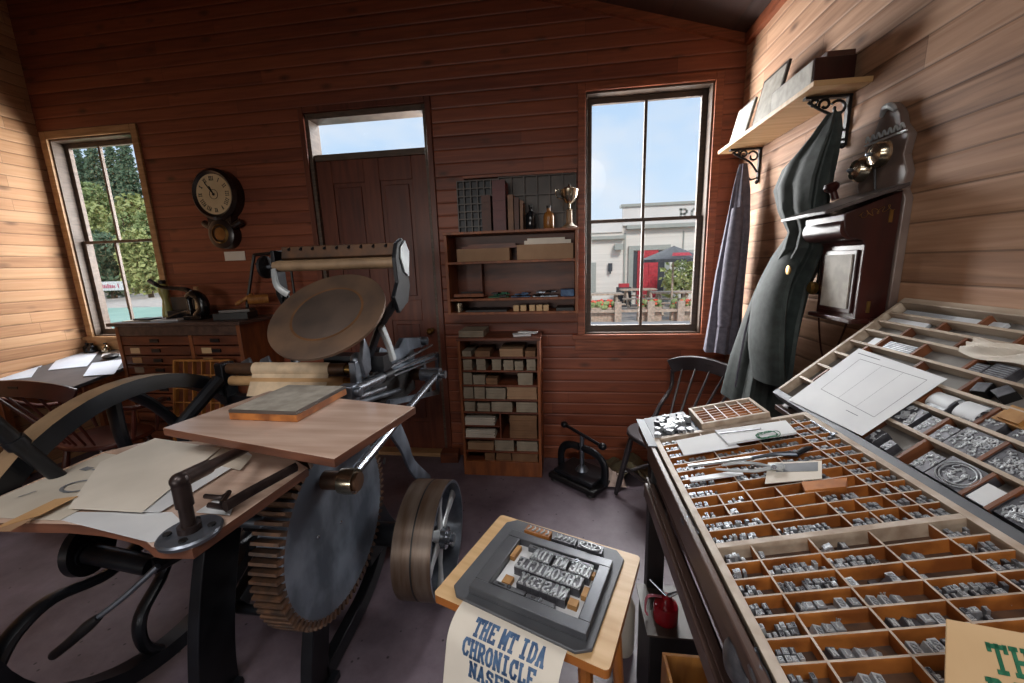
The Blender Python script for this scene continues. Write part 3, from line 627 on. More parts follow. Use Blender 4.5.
# ================================================================== DRESSER cabinet (type cases) left
DX0,DX1,DY0,DY1,DT=-3.34,-2.30,2.50,2.885,1.17
t=T('type_cabinet','dark wooden type case cabinet with many shallow drawers standing under the wall clock','cabinet',((DX0+DX1)/2,2.7,0))
t.part('top',MB().bx(DX0-.03,DX1+.03,DY0-.03,DY1,DT-.025,DT),'cab_dark',bevel=.004)
for x,yy in ((DX0,DY0),(DX1-.03,DY0),(-2.735,DY0+.004)): t.part('side_panel',MB().bx(x,x+.03,yy,DY1,0,DT-.025),'wood_orange',bevel=.002)
t.part('back_panel',MB().bx(DX0+.03,DX1-.03,DY1-.012,DY1,.02,DT-.03),'wood_red'); t.part('front_rail',MB().bx(DX0+.03,DX1-.03,DY0+.002,DY0+.03,DT-.10,DT-.025),'cab_dark')
for ci,(xa,xb) in enumerate(((DX0+.034,-2.739),(-2.701,DX1-.034))):
    for k in range(14):
        z1=DT-.105-k*.075; z0=z1-.066
        if z0<.02: break
        o=t.part('drawer',MB().bx(xa,xb,DY0+.006,DY0+.024,z0,z1),'wood_red',bevel=.002)
        xm=(xa+xb)/2; t.part('drawer_pull',MB().bx(xm-.035,xm+.035,DY0-.004,DY0+.006,z0+.02,z0+.045),'iron',o)
        if (ci,k) in ((0,1),(0,2),(0,3),(1,1),(1,2),(1,3)): t.part('label_card',MB().bx(xa+.06,xa+.14,DY0+.003,DY0+.006,z0+.012,z1-.012),['paper_tan','paper_manila','pack_grey'][k-1],o)
# wooden job case leaning on its front
mb0=[at(157,361,'Y',2.40),at(211,363,'Y',2.40)]
t=T('job_case','empty light wooden type case leaning against the front of the dark cabinet','type case',(-2.60,2.31,0))
t.e.rotation_euler=(RAD(-11),0,0); t.rot=(1,0,0)
W_=.44; mb=MB(); mb.bx(-W_/2,W_/2,-.006,0,0,.90); t.part('case_back',mb,'wood_red',local=True)
mb=MB()
for x in [-W_/2+W_*i/6 for i in range(7)]: mb.bx(x-.004,x+.004,-.035,-.006,0.0,.90)
for z in [.9*i/9 for i in range(10)]: mb.bx(-W_/2,W_/2,-.034,-.006,max(0,z-.004),z+.004)
t.part('case_grid',mb,'oak',local=True)
mb=MB(); mb.bx(-W_/2-.012,-W_/2,-.04,0,0,.91); mb.bx(W_/2,W_/2+.012,-.04,0,0,.91); mb.bx(-W_/2,W_/2,-.04,0,.90,.912); t.part('case_frame',mb,'oak',local=True)
# things on the dresser
def dt(px,py,up=0): return at(px,py,'Z',DT+up)
q=V((-2.79,2.66,DT))
t=T('seal_embosser','black cast iron embossing press with long lever on the type cabinet','press',tuple(q))
mb=MB(); mb.tube([(q.x-.20,q.y-.06,DT+.01),(q.x-.15,q.y-.03,DT+.03),(q.x-.09,q.y,DT+.045),(q.x-.02,q.y,DT+.05)],[.014,.018,.022,.03],10); mb.bx(q.x-.07,q.x+.08,q.y-.05,q.y+.05,DT,DT+.03); t.part('base',mb,'black_gloss',bevel=.003)
mb=MB(); mb.tube([(q.x+.02,q.y,DT+.02),(q.x+.07,q.y,DT+.08),(q.x+.06,q.y,DT+.15),(q.x-.0,q.y,DT+.19),(q.x-.05,q.y,DT+.165)],[.045,.04,.04,.035,.026],12); mb.cyl((q.x-.045,q.y,DT+.05),(q.x-.045,q.y,DT+.165),.018); t.part('body',mb,'black_gloss')
mb=MB(); mb.tube([(q.x+.03,q.y,DT+.15),(q.x-.03,q.y,DT+.215),(q.x-.12,q.y,DT+.235),(q.x-.24,q.y-.02,DT+.25),(q.x-.32,q.y-.03,DT+.30)],[.022,.02,.016,.012,.014],10); lv=t.part('lever',mb,'black_gloss')
t.part('lever_tip',MB().tube([(q.x-.27,q.y-.02,DT+.263),(q.x-.325,q.y-.03,DT+.302)],[.016,.017],10,smooth=0),'steel',lv)
mb=MB(); a=V((-2.93,2.82,DT)); mb.box((a.x,a.y,DT+.12),(.035,.02,.24),ry=.08); solo('wooden_stick',mb,'paper_tan','pale upright wooden stick behind the black embossing press','stick')
def flat(pts,label,m_,z=0,th=.006,name='paper_sheet',cat='paper'):
    mb=MB(); mb.slab([dt(x,y,z+th) for x,y in pts],th); return solo(name,mb,m_,label,cat)
mb=MB(); rr=random.Random(8)
def dbox(cx_,cy_,w,d,h,rz,label,m_,name,cat,z=0): return solo(name,MB().box((cx_,cy_,DT+z+h/2),(w,d,h),rz),m_,label,cat,bevel=.0015)
dbox(-3.18,2.62,.26,.14,.008,.3,'grey papers at the left end of the type cabinet top','paper_buff','paper_sheet','paper')
dbox(-3.16,2.60,.18,.09,.012,-.2,'dark notebook on the papers at the cabinet left end','ink_black','notebook','book',.008)
dbox(-2.96,2.60,.2,.12,.012,.15,'pale blotter in front of the embossing press','paper_white','blotter','paper')
dbox(-2.98,2.76,.24,.10,.06,.05,'dark low tin behind the embossing press base','iron_matte','tin_box','box')
dbox(-3.08,2.84,.20,.03,.16,0,'small dark upright board against the window at the cabinet back','frame_dark','upright_board','board')
t=T('glass_flask','tall yellow-green waisted bottle with dark cap in front of the left window','bottle',(-3.2,2.80,DT))
c=(-3.2,2.80,DT); t.part('body',MB().lathe([(.035,0),(.038,.02),(.03,.08),(.02,.14),(.034,.2),(.036,.24),(.02,.27)],c,(0,0,1)),'bottle_green'); t.part('cap',MB().lathe([(.024,.27),(.026,.29),(.02,.3)],c,(0,0,1)),'black')
# iron frame, dark ledgers and wooden offcut at the right end of the cabinet
t=T('iron_handle_frame','tall black iron tube frame standing at the right end of the type cabinet','frame',(-2.44,2.80,DT))
a1=at(247,305,'Y',2.8); a2=at(254,255,'Y',2.8); a3=at(290,251,'Y',2.8); a4=at(290,262,'Y',2.8); a5=at(256,264,'Y',2.8)
t.part('post',MB().tube([(a1.x,2.8,DT),a1,a2],.012,8,smooth=0),'black'); t.part('top_bar',MB().tube([a2,a3],.012,8,smooth=0),'black'); t.part('cross_bar',MB().tube([a5,a4,(a4.x,2.8,DT)],.010,8,smooth=0),'black')
dbox(-2.46,2.66,.24,.15,.05,.25,'thick black ledger at the right end of the type cabinet','black','ledger','book')
dbox(-2.45,2.67,.20,.12,.02,.4,'thin dark board lying on the black ledger','frame_dark','board','board',.05)
solo('wooden_mallet',MB().cyl((-2.50,2.72,DT+.10),(-2.38,2.76,DT+.17),.014).cyl((-2.38,2.70,DT+.135),(-2.28,2.79,DT+.135),.035),'oak','wooden mallet resting on the black ledger beside the iron frame','mallet')

# ================================================================== THE PRESS
t=T('platen_press','large black cast iron platen printing press with round ink disc flywheel and gear','printing press',(-1.05,1.4,0))
P=t.part
# flywheel
fy,fz,FR,fx=1.165,.60,.545,-1.535
mb=MB()
def ring(mb,x0,x1,y,z,ro,ri,n=56,mo=0,mi_=0,mf=0):
    vs=[]
    for (x,r) in ((x0,ro),(x1,ro),(x1,ri),(x0,ri)):
        vs += [(x,y+r*cos(2*pi*k/n),z+r*sin(2*pi*k/n)) for k in range(n)]
    fs=[];ms=[]
    for a,m_ in ((0,mo),(1,mf),(2,mi_),(3,mf)):
        b_=(a+1)%4
        for k in range(n): fs.append((a*n+k,a*n+(k+1)%n,b_*n+(k+1)%n,b_*n+k)); ms.append(m_)
    mb.add(vs,fs,ms)
ring(mb,fx-.035,fx+.035,fy,fz,FR,FR-.055,64,0,1,1); fw=P('flywheel',mb,['rim_tan','iron'],label='big flywheel with tan rim at the left of the press')
for L_ in ([(-146,.12),(-158,.39),(-173,.63),(-171,.8),(-166,.92)],[(-84,.12),(-98,.38),(-114,.62),(-110,.81),(-103,.92)],[(48,.12),(56,.42),(66,.6),(82,.78),(92,.92)],[(108,.12),(100,.42),(101,.65),(98,.92)],[(-24,.12),(-38,.38),(-54,.62),(-50,.81),(-43,.92)],[(10,.12),(8,.4),(16,.65),(14,.92)]):
    pts=[(fx,fy+FR*r_*cos(RAD(a_)),fz+FR*r_*sin(RAD(a_))) for a_,r_ in L_]
    P('spoke',MB().tube(pts,[.030,.024,.026,.028,.036][:len(pts)],10,ry=.018,up=(1,0,0)),'iron',fw)
P('hub',MB().cyl((fx-.06,fy,fz),(fx+.06,fy,fz),.07,n=24),'iron',fw)
P('main_shaft',MB().cyl((fx-.09,fy,fz),(-.86,fy,fz),.022,n=16),'steel_dull')
# side frames (each one casting: A-frame with curved feet)
for x in (-1.24,-.89):
    mb=MB(); K=dict(ry=.028,sq=True,up=(1,0,0))
    def rb(pts,r): mb.tube([(x,a,b_) for a,b_ in pts],.022,4,ry=r,up=(1,0,0),sq=True)
    if x<-1: rb([(.99,0.02),(1.0,.15),(1.04,.35),(1.12,.6),(1.24,.9)],.075)
    else: rb([(1.04,0.02),(1.06,.15),(1.12,.35),(1.2,.6),(1.24,.9)],.05); rb([(1.08,.045),(1.25,.06),(1.42,.09),(1.56,.17),(1.62,.32)],.035)
    rb([(1.86,.02),(1.76,.12),(1.62,.3),(1.54,.5),(1.52,.72),(1.6,1.0)],.04)
    rb([(1.24,.88),(1.4,.94),(1.6,1.0)],.04); rb([(1.14,.27),(1.38,.38),(1.64,.27)],.03); rb([(1.24,.66),(1.4,.62),(1.54,.66)],.05)
    for yy in ((.99 if x<-1 else 1.05),1.88): mb.bx(x-.045,x+.045,yy-.07,yy+.07,0,.03)
    P('side_frame',mb,'iron',bevel=.003)
mb=MB(); mb.bx(-1.24,-.94,1.32,1.62,.55,1.0); mb.bx(-1.22,-.96,1.25,1.36,.70,.95); P('bed_casting',mb,'iron_matte',bevel=.01)
for yy,zz,r in ((1.14,.24,.018),(1.2,.3,.014),(1.7,.22,.018),(1.27,.5,.022)): P('tie_rod',MB().cyl((-1.28,yy,zz),(-.90,yy,zz),r,n=14),'iron')
P('platen_arm',MB().tube([(-1.24,1.0,.78),(-1.1,1.02,.74),(-.96,1.06,.76),(-.88,1.08,.74)],.03,10,ry=.02),'iron')
P('roller_wheel',MB().lathe([(.05,0),(.085,.01),(.085,.035),(.05,.045)],tuple(at(82,548,'Y',.95)),(1,.2,0)),'iron')
a=at(90,553,'Y',.93); b_=at(152,566,'Y',.93); P('feed_roller',MB().cyl(a,b_,.03,n=16).cyl(b_,(-1.26,1.05,b_.z),.03,n=10).cyl(a,a+(a-b_).normalized()*.02,.038,n=16),'iron')
# treadle arms
def pth(L_,ax='Y'): return [at(x,y,ax,v) for x,y,v in L_]
P('throw_off_bar',MB().tube([at(-40,396,'X',-1.455),at(20,446,'X',-1.455),at(88,500,'X',-1.455)],[.021,.019,.017],12,smooth=0).cyl(at(12,439,'X',-1.455),at(20,446,'X',-1.455),.024),'iron')
lv=P('throw_off_lever',MB().tube(pth([(158,566,.9),(125,596,.86),(97,618,.83)]),.009,10),'steel_dull')
P('lever_grip',MB().tube(pth([(99,617,.83),(88,626,.825),(70,642,.82),(54,655,.815)]),[.011,.017,.015,.014],12),'iron_matte',lv)
# gear
gx,gy,gz,GR=-.78,1.148,.641,.318
mb=MB(); mb.cyl((gx-.085,gy,gz),(gx,gy,gz),GR-.026,n=72); gr=P('gear_wheel',mb,'gear_steel',label='large steel gear wheel on the right of the press')
n=76; mb=MB()
for k in range(n):
    a=2*pi*k/n; w=pi/n*.62
    for sgn in (1,):
        pts=[(GR-.03,a-w*1.15),(GR-.03,a+w*1.15),(GR,a+w*.55),(GR,a-w*.55)]
        vs=[(x,gy+r*cos(q_),gz+r*sin(q_)) for x in (gx-.085,gx+.001) for r,q_ in pts]
        mb.add(vs,[(3,2,1,0),(4,5,6,7),(0,1,5,4),(1,2,6,5),(2,3,7,6),(3,0,4,7)])
P('gear_teeth',mb,'tooth_rust',gr,label='rusty teeth round the gear')
q=at(384,461,'X',gx); P('gear_hole',MB().cyl((gx,q.y,q.z),(gx+.0015,q.y,q.z),.014,n=16),'black',gr)
for px,py in ((318,537),(341,522)): q=at(px,py,'X',gx); P('rivet',MB().sph((gx,q.y,q.z),.006,8,6),'steel',gr)
# connecting rod with eye
e0=V((-.70,1.085,.832)); e1=V((-.70,2.02,.925))
P('crank_pin',MB().cyl((gx,e0.y,e0.z),(-.66,e0.y,e0.z),.03,n=20),'rust')
rd=P('connecting_rod',MB().tube([e0,e0.lerp(e1,.3),e0.lerp(e1,.7),e1],[.019,.017,.016,.018],14,smooth=0),'steel')
P('rod_eye',MB().lathe([(.04,-.02),(.042,0),(.04,.03),(.026,.03),(.024,.034),(.01,.036)],e0,(1,0,0),24),'nickel',rd)
P('rod_head',MB().cyl(e1-V((.09,0,0)),e1+V((.02,0,0)),.036,n=20).cyl(e1+V((.02,0,0)),e1+V((.05,0,0)),.022,n=16),'steel',rd)
# belt pulley
py_,pz_,PR,px0,px1=1.46,.352,.238,-.66,-.505
mb=MB(); ring(mb,px0,px1,py_,pz_,PR,PR-.012,56,0,1,1); ring(mb,(px0+px1)/2-.003,(px0+px1)/2+.003,py_,pz_,PR+.0012,PR-.002,56,2,2,2)
pu=P('belt_pulley',mb,['pulley_face','steel_dull','black'],label='wide brown belt pulley on the right of the press')
for k in range(6):
    a=RAD(20+60*k); u=V((0,cos(a),sin(a))); s_=V((0,-sin(a),cos(a))); c=V(((px0+px1)/2+.01,py_,pz_))
    P('spoke',MB().tube([c+V((.03,0,0))+u*.03,c+V((.03,0,0))+u*.12,c+V((.03,0,0))+u*(PR-.01)],[.03,.018,.034],10,ry=.012,up=tuple(s_),smooth=1),'silver_paint',pu)
P('hub',MB().cyl((px0+.01,py_,pz_),(px1-.005,py_,pz_),.045,n=24).cyl((px1-.005,py_,pz_),(px1+.012,py_,pz_),.026,n=20),'steel',pu)
P('pulley_shaft',MB().cyl((-1.28,py_,pz_),(px1+.025,py_,pz_),.016,n=14),'steel_dull')
P('shaft_bearing',MB().cyl((-.87,py_,pz_),(-.68,py_,pz_),.05,n=18).bx(-.92,-.84,py_-.06,py_+.06,pz_-.12,pz_+.05),'iron',bevel=.005)
# rear leg casting seen right of gear
P('rear_leg',MB().tube(pth([(392,424,-.82),(404,446,-.82),(412,466,-.82),(428,482,-.82)],'X'),[.06,.045,.04,.045],12,ry=.02,up=(0,1,0)),'gear_steel')
P('rear_foot',MB().tube([(-.82,2.0,.3),(-.83,1.92,.12),(-.83,1.98,0.01)],[.035,.04,.05],10),'iron')
# feed (upper) board and delivery (lower) board
UZ=1.055
ub=[at(162.6,428,'Z',UZ),at(334,459,'Z',UZ),at(415.5,406.7,'Z',UZ)]; ub.append(ub[0]+ub[2]-ub[1])
mb=MB(); mb.slab(ub,.024,side=1); P('feed_board',mb,['board_ply','board_edge'],bevel=.002,label='flat pinkish feed board on top of the press')
LZ=.94
lb=[at(x,y,'Z',LZ) for x,y in ((-40,521),(0,523),(66,524),(100,527),(122,531.5),(137,535.5),(146,541),(152,547),(160,548.5),(192,549))]+[at(308,468,'Z',LZ),V((-1.0,1.12,LZ)),at(150,441,'Z',LZ),at(103,452,'Z',LZ),at(0,496,'Z',LZ),at(-40,513,'Z',LZ)]
# keep the outline clear of the flywheel rim
mb=MB(); mb.slab(lb,.024,side=1); P('delivery_board',mb,['board_ply','board_edge'],label='lower delivery board with curved front edge')
P('board_bracket',MB().bx(-1.26,-.92,1.0,1.3,.86,.914),'iron',bevel=.004)
P('board_bracket',MB().cyl((-1.0,1.2,.90),(-1.0,1.2,1.03),.03),'iron')
q=at(190,530,'Z',LZ+.012)
fl=P('arm_flange',MB().lathe([(.058,-.012),(.06,-.004),(.056,.0)],q,(0,0,1),32),'steel_dull')
for k in range(4): a=RAD(30+90*k); P('bolt',MB().cyl(q+V((.04*cos(a),.04*sin(a),0)),q+V((.04*cos(a),.04*sin(a),.004)),.008,n=8),'black',fl)
ht=.118
P('arm_pipe',MB().cyl(q,q+V((0,0,.014)),.022,n=18).cyl(q,q+V((0,0,ht)),.0135,n=16).cyl(q+V((0,0,ht*.5)),q+V((0,0,ht)),.017,n=16).sph(q+V((0,0,ht)),.0185),'pipe')
a=q+V((0,0,ht)); b_=at(246,448,'Z',1.005); P('arm_pipe',MB().cyl(a,a.lerp(b_,.35),.0175,n=16).cyl(a,b_,.0135,n=12),'pipe')
g=lambda x,y,u=.03: at(x,y,'Z',LZ+u)
P('gripper_bracket',MB().tube([g(225,507),g(250,492),g(296,467)],.009,8,ry=.014).tube([g(205,496,.02),g(222,497,.02),g(229,492,.02),g(222,503,.02)],.006,8).tube([g(209,505,.01),g(228,508,.01)],.007,8),'pipe')
# ink disc, tilted towards the operator
dc=V((-.905,1.4,1.343)); tl=RAD(39); nn_=V((0,-sin(tl),cos(tl)))
mb=MB(); mb.lathe([(.218,-.016),(.224,-.012),(.224,-.001),(.221,0),(.135,0)],dc,nn_,72); mb2=mb; dk=P('ink_disc',mb,'disc_rust',label='round rusty ink disc')
P('disc_inner_plate',MB().lathe([(.132,-.002),(.132,.0008),(.131,.0012)],dc,nn_,60),'disc_inner',dk)
mb=MB(); 
P('disc_ring',MB().lathe([(.141,-.002),(.141,.0006),(.132,.0006)],dc,nn_,60),'ring_worn',dk)
P('disc_post',MB().cyl(dc-nn_*.016,dc-nn_*.16,.03,.045).bx(dc.x-.16,dc.x+.12,1.58,1.66,1.06,1.13),'iron')
# ink roller carriage above / behind the disc
ry0,rz0=1.66,1.545
P('fountain_trough',MB().prism([(-.02,.05),(.02,.05),(.028,0),(-.01,-.012),(-.03,.0)],(-1.24,ry0,rz0+.015),(0,1,0),(0,0,1),(.545,0,0)),'rust',bevel=.003)
for k in range(9): P('fountain_screw',MB().cyl((-1.2+.056*k,ry0-.032,rz0+.05),(-1.2+.056*k,ry0-.018,rz0+.058),.005,n=8),'iron')
P('ink_roller',MB().cyl((-1.27,ry0-.035,rz0-.018),(-.71,ry0-.035,rz0-.018),.024,n=20),'rim_tan')
mb=MB(); mb.prism([(-.02,.06),(.04,.085),(.09,.03),(.07,-.06),(.085,-.12),(.05,-.19),(-.05,-.23),(-.09,-.16),(-.04,-.1),(-.05,.0)],(-.712,ry0-.02,rz0),(0,1,0),(0,0,1),(.018,0,0)); rb_=P('end_bracket',mb,'iron',bevel=.003)
P('bracket_plate',MB().prism([(.0,.045),(.045,.075),(.085,.03),(.06,-.08),(.02,-.06),(-.01,.0)],(-.692,ry0-.02,rz0),(0,1,0),(0,0,1),(.006,0,0)),'silver_paint',rb_)
P('end_bracket',MB().prism([(-.03,.05),(.03,.05),(.03,-.1),(.05,-.24),(.02,-.26),(-.03,-.14)],(-1.275,ry0-.02,rz0),(0,1,0),(0,0,1),(.018,0,0)),'iron',bevel=.003)
P('ratchet_wheel',MB().lathe([(.02,-.01),(.05,-.006),(.05,.006),(.02,.01)],(-1.32,ry0-.03,rz0-.02),(1,0,0),20),'iron_matte')
P('ratchet_shaft',MB().cyl((-1.34,ry0-.03,rz0-.02),(-1.26,ry0-.03,rz0-.02),.009,n=10),'steel')
P('trip_link',MB().tube([(-1.26,ry0-.06,rz0-.03),(-1.24,ry0-.08,rz0-.10),(-1.20,ry0-.07,rz0-.14)],[.012,.016,.018],8,ry=.007),'silver_paint')
for x,x2 in ((-1.25,-1.2),(-.715,-.86)): P('carriage_arm',MB().tube([(x,ry0,rz0-.16),(x*.5+x2*.5,1.60,1.27),(x2,1.58,1.1)],.014,8,ry=.028,up=(1,0,0)),'iron')
# white links at the disc's right side
P('side_link',MB().tube([(-.74,1.50,1.27),(-.735,1.54,1.19),(-.73,1.56,1.12)],.012,8,ry=.02,up=(1,0,0)),'silver_paint')
P('side_link',MB().prism([(0,0),(.05,.02),(.055,.10),(.02,.16),(-.02,.07)],(-.80,1.42,1.08),(0,1,0),(0,0,1),(.016,0,0)),'steel_dull',bevel=.003)
for a_,m_ in ((at(243,362,'Y',1.62),'steel_dull'),(at(262,360,'Y',1.66),'steel_dull')):
    P('side_link',MB().prism([(-.03,-.06),(.03,-.06),(.05,0),(.02,.05),(-.02,.03)],(a_.x,a_.y,a_.z-.03),(1,0,0),(0,.3,.95),(0,.012,0)),m_,bevel=.003)
# form rollers in front with paper
r1=at(232,371,'Y',1.52); r2=at(236,388,'Y',1.50)
P('form_roller',MB().cyl((-1.50,1.53,1.085),(-.93,1.53,1.085),.026,n=20),'rust')
P('form_roller',MB().cyl((-1.47,1.51,1.035),(-.93,1.51,1.035),.022,n=20),'paper_manila')
P('form_roller',MB().cyl((-.93,1.53,1.085),(-.88,1.53,1.085),.02,n=16).cyl((-.93,1.51,1.035),(-.88,1.51,1.035),.018,n=16),'brass')
P('roller_saddle',MB().bx(-1.53,-1.49,1.49,1.56,.93,1.115).bx(-1.52,-1.24,1.50,1.55,.93,.965),'iron',bevel=.004)
P('roller_saddle',MB().bx(-.885,-.855,1.47,1.58,.98,1.13).sph((-.87,1.52,1.13),.03),'steel_dull',bevel=.004)
P('long_arm',MB().tube(pth([(219,380,1.44),(178,428,1.25)]),[.028,.024],10,smooth=0),'iron')
# rear right mechanism : rails, cams, spring tube
XM=-.82
def xm(px,py,dx=0): return at(px,py,'X',XM+dx)
P('rail_tube',MB().cyl(xm(352,391),xm(384,376),.023,n=18),'steel')
P('rail_collar',MB().cyl(xm(382,377),xm(390,373),.026,n=18),'iron')
for (a_,b2,r) in (((388,369),(432,345),.0065),((388,374),(435,353),.0065),((388,378),(436,359),.006)): P('guide_rod',MB().cyl(xm(*a_),xm(*b2),r,n=10),'steel')
P('rail_tube',MB().cyl(xm(356,398),xm(384,388),.014,n=16),'steel'); P('rail_tube',MB().cyl(xm(354,404),xm(400,390,-.03),.013,n=16),'steel_dull')
tb=xm(349,392); P('toggle_block',MB().bx(XM-.03,XM+.03,tb.y-.03,tb.y+.02,1.004,tb.z+.03).cyl(tb+V((-.05,0,0)),tb+V((.05,0,0)),.02),'steel_dull',bevel=.005)
def poly(mb,L_,x,th): 
    q=[at(px,py,'X',x) for px,py in L_]; mb.prism([(p.y,p.z) for p in q],(x,0,0),(0,1,0),(0,0,1),(-th,0,0)); return mb
P('cam_plate',poly(MB(),[(378,356),(381,347),(390,351),(399,348),(404,338),(425,337),(428,342),(424,347),(410,350),(402,362),(384,366)],-.86,.03),'gear_steel',bevel=.003)
c=at(424,341,'X',-.85); P('cam_roller',MB().cyl(c-V((.04,0,0)),c+V((.02,0,0)),.026,n=18).cyl(c+V((.02,0,0)),c+V((.024,0,0)),.016,n=18),'steel_dull')
c=at(411,356,'X',-.87); P('cam_sector',MB().cyl(c-V((.03,0,0)),c,.055,n=28),'steel_dull')
mb=MB()
def br(a_,b2,r=.010): mb.tube([at(*a_,'X',-.84),at(*b2,'X',-.84)],r,4,ry=.014,up=(1,0,0),sq=True,smooth=0)
br((385,372),(437,354)); br((437,354),(438,392)); br((438,392),(388,403)); br((422,360),(430,392))
P('bed_frame',mb,'gear_steel')
c=at(428,374,'X',-.80); P('bed_hub',MB().cyl(c-V((.1,0,0)),c+V((.06,0,0)),.035,n=20),'rust')
P('bed_body',MB().bx(-1.22,-.90,1.60,2.2,.78,1.02),'iron_matte',bevel=.01)
# things on the boards
bt=UZ+.001
t=T('wood_block','flat wooden block with worn grey printing plate lying on the feed board','block',(-1.0,1.2,bt),(0,0,RAD(-12)))
bq=[at(x,y,'Z',bt) for x,y in ((227,424),(298,427),(349,397),(289,385))]
cb_=(bq[0]+bq[1]+bq[2]+bq[3])/4; t.e.location=(cb_.x,cb_.y,bt); ux=(bq[1]-bq[0]); an=atan2(ux.y,ux.x); t.e.rotation_euler=(0,0,an); L1=ux.length*.98; L2=(bq[2]-bq[1]).length*.98
t.rot=(0,0,1)
t.part('block_body',MB().bx(-L1/2,L1/2,-L2/2,L2/2,0,.022),'case_side',local=True,bevel=.001); t.part('printing_plate',MB().bx(-L1/2,L1/2,-L2/2,L2/2,.022,.032),'frame_dark',local=True,bevel=.001)
t.part('plate_face',MB().bx(-L1/2+.006,L1/2-.006,-L2/2+.006,L2/2-.006,.032,.0335),'print_grey',local=True)
# paper wound over the rollers
mb=MB(); xa,xb=-1.36,-1.0
def rollp(u,v):
    th=-2.6+ v*3.6
    if v<.55:
        a=pi/2+ .9 - v/.55*(pi*.5+.9)*-1; y=1.53-.0295*sin(v/.55*2.2); z=1.085+.0295*cos(v/.55*2.2)
    else:
        k=(v-.55)/.45; y=1.53-.024-.05*k; z=1.085-.017-.085*k
    return (xa+(xb-xa)*u, y, z)
mb.sheet(rollp,2,24); solo('rolled_paper',mb,'roll_paper','cream sheet of paper wrapped over the front roller of the press','paper')
def lsheet(pts,label,m_,k,t_=.0012,name='paper_sheet',group='papers on the delivery board'):
    z=LZ+.0015*k+.002; mb=MB(); mb.slab([at(x,y,'Z',z) for x,y in pts],t_); return solo(name,mb,m_,label,'paper',group=group)
sA=lsheet([(0,497),(104,453),(135,457),(152,472),(60,520),(-60,515)],'printed grey notice with a drawing at the left of the delivery board','paper_buff',1)
lsheet([(58,519),(70,512),(172,512),(196,535),(150,542)],'pale sheet lying under the other papers near the board edge','paper_white',0)
lsheet([(112,510),(160,512),(252,455),(245,450)],'white sheet showing below the cream papers','paper_white',4)
lsheet([(68,508),(142,512),(220,448),(155,438),(100,462)],'large blank cream paper on top of the pile','paper_cream',7)
lsheet([(222,448),(252,456),(240,470),(206,462)],'small grey card beside the pipe arm','paper_buff',5)
lsheet([(-10,530),(55,499),(78,496),(40,515)],'orange-tan printed card at the lower left of the delivery board','paper_manila',9)
lsheet([(-20,531),(34,518),(10,531)],'dark printed slip under the orange-tan card','card_box',8)
lsheet([(196,512),(214,500),(236,498),(230,515)],'white scrap under the gripper bracket','paper_white',2)
# prints on the notice
mb=MB()
z=LZ+.006
def ln(p,q_,w): 
    a,b2=at(*p,'Z',z),at(*q_,'Z',z); d_=(b2-a).normalized(); n2=V((-d_.y,d_.x,0))*w/2; mb.add([a+n2,a-n2,b2-n2,b2+n2],[(0,1,2,3)])
for k in range(16):
    a=2*pi*k/16; b2=2*pi*(k+1)/16; cxp,cyp=79,486
    ln((cxp+18*cos(a)+.3*-5*sin(a),cyp+5*sin(a)-3*cos(a)),(cxp+18*cos(b2)-1.5*sin(b2),cyp+5*sin(b2)-3*cos(b2)),.008)
for a,b2,w in (((83,468),(90,469),.02),((92,469.5),(120,471),.007),((18,497),(36,491),.004),((90,479),(104,478),.006)): ln(a,b2,w)
o=bpy.data.objects.new('print',mesh(mb,'print','ink_grey',sA.location)); C.objects.link(o); o.parent=sA

# ================================================================== SMALL TABLE with locked forme
tz=.72; ta=RAD(-20); tc_=(-.063,.88)
t=T('small_table','small pale plywood table with orange edges standing in front of the camera','table',(tc_[0],tc_[1],0),(0,0,ta))
def rrect(w,h,r,n=5):
    o=[]
    for sx,sy,a0 in ((1,1,0),(-1,1,90),(-1,-1,180),(1,-1,270)):
        for k in range(n+1): a=RAD(a0+90*k/n); o.append((sx*(w/2-r)+r*cos(a),sy*(h/2-r)+r*sin(a)))
    return o
t.part('table_top',MB().prism(rrect(.43,.343,.012),(0,0,tz-.022),(1,0,0),(0,1,0),(0,0,.022),side=1),['plywood_light','edge_orange'],local=True)
for sx in (-1,1):
    for sy in (-1,1): t.part('leg',MB().tube([(sx*.15,sy*.12,tz-.022),(sx*.19,sy*.155,.0)],[.017,.013],10,smooth=0),'edge_orange',local=True)
mb=MB(); mb.bx(-.16,.16,-.125,-.11,tz-.06,tz-.022); mb.bx(-.16,.16,.11,.125,tz-.06,tz-.022); t.part('apron',mb,'edge_orange',local=True)
def tl_(x,y,z): return V((tc_[0]+x*cos(ta)-y*sin(ta), tc_[1]+x*sin(ta)+y*cos(ta), z))
RT=(0,0,ta)
def tthing(name,label,cat,z,group=None): t=T(name,label,cat,(tc_[0],tc_[1],z),RT,group); return t
t=tthing('steel_tray','flat grey steel tray with clipped corners on the small table','tray',tz+.001)
oc=[(-.15,.16),(.155,.157),(.18,.13),(.175,-.148),(.145,-.168),(-.155,-.158),(-.178,-.135),(-.175,.135)]
t.part('tray_plate',MB().prism(oc,(0,0,0),(1,0,0),(0,1,0),(0,0,.008)),'plate_grey',local=True,bevel=.002)
cz_=tz+.0095
t=tthing('chase','grey iron chase frame locked round the type on the steel tray','frame',cz_)
mb=MB(); H_=.02
mb.bx(-.13,-.092,-.110,.062,0,H_); mb.bx(.132,.16,-.110,.062,0,H_); mb.bx(-.13,.16,-.139,-.110,0,H_); mb.bx(-.13,.16,.062,.09,0,H_)
t.part('chase_frame',mb,'chase_grey',local=True,bevel=.002)
solo('backing_sheet',MB().bx(-.09,.131,-.108,.061,0,.001),'paper_white','white sheet of paper inside the chase','paper',loc=(tc_[0],tc_[1],cz_),rot=RT,local=True)
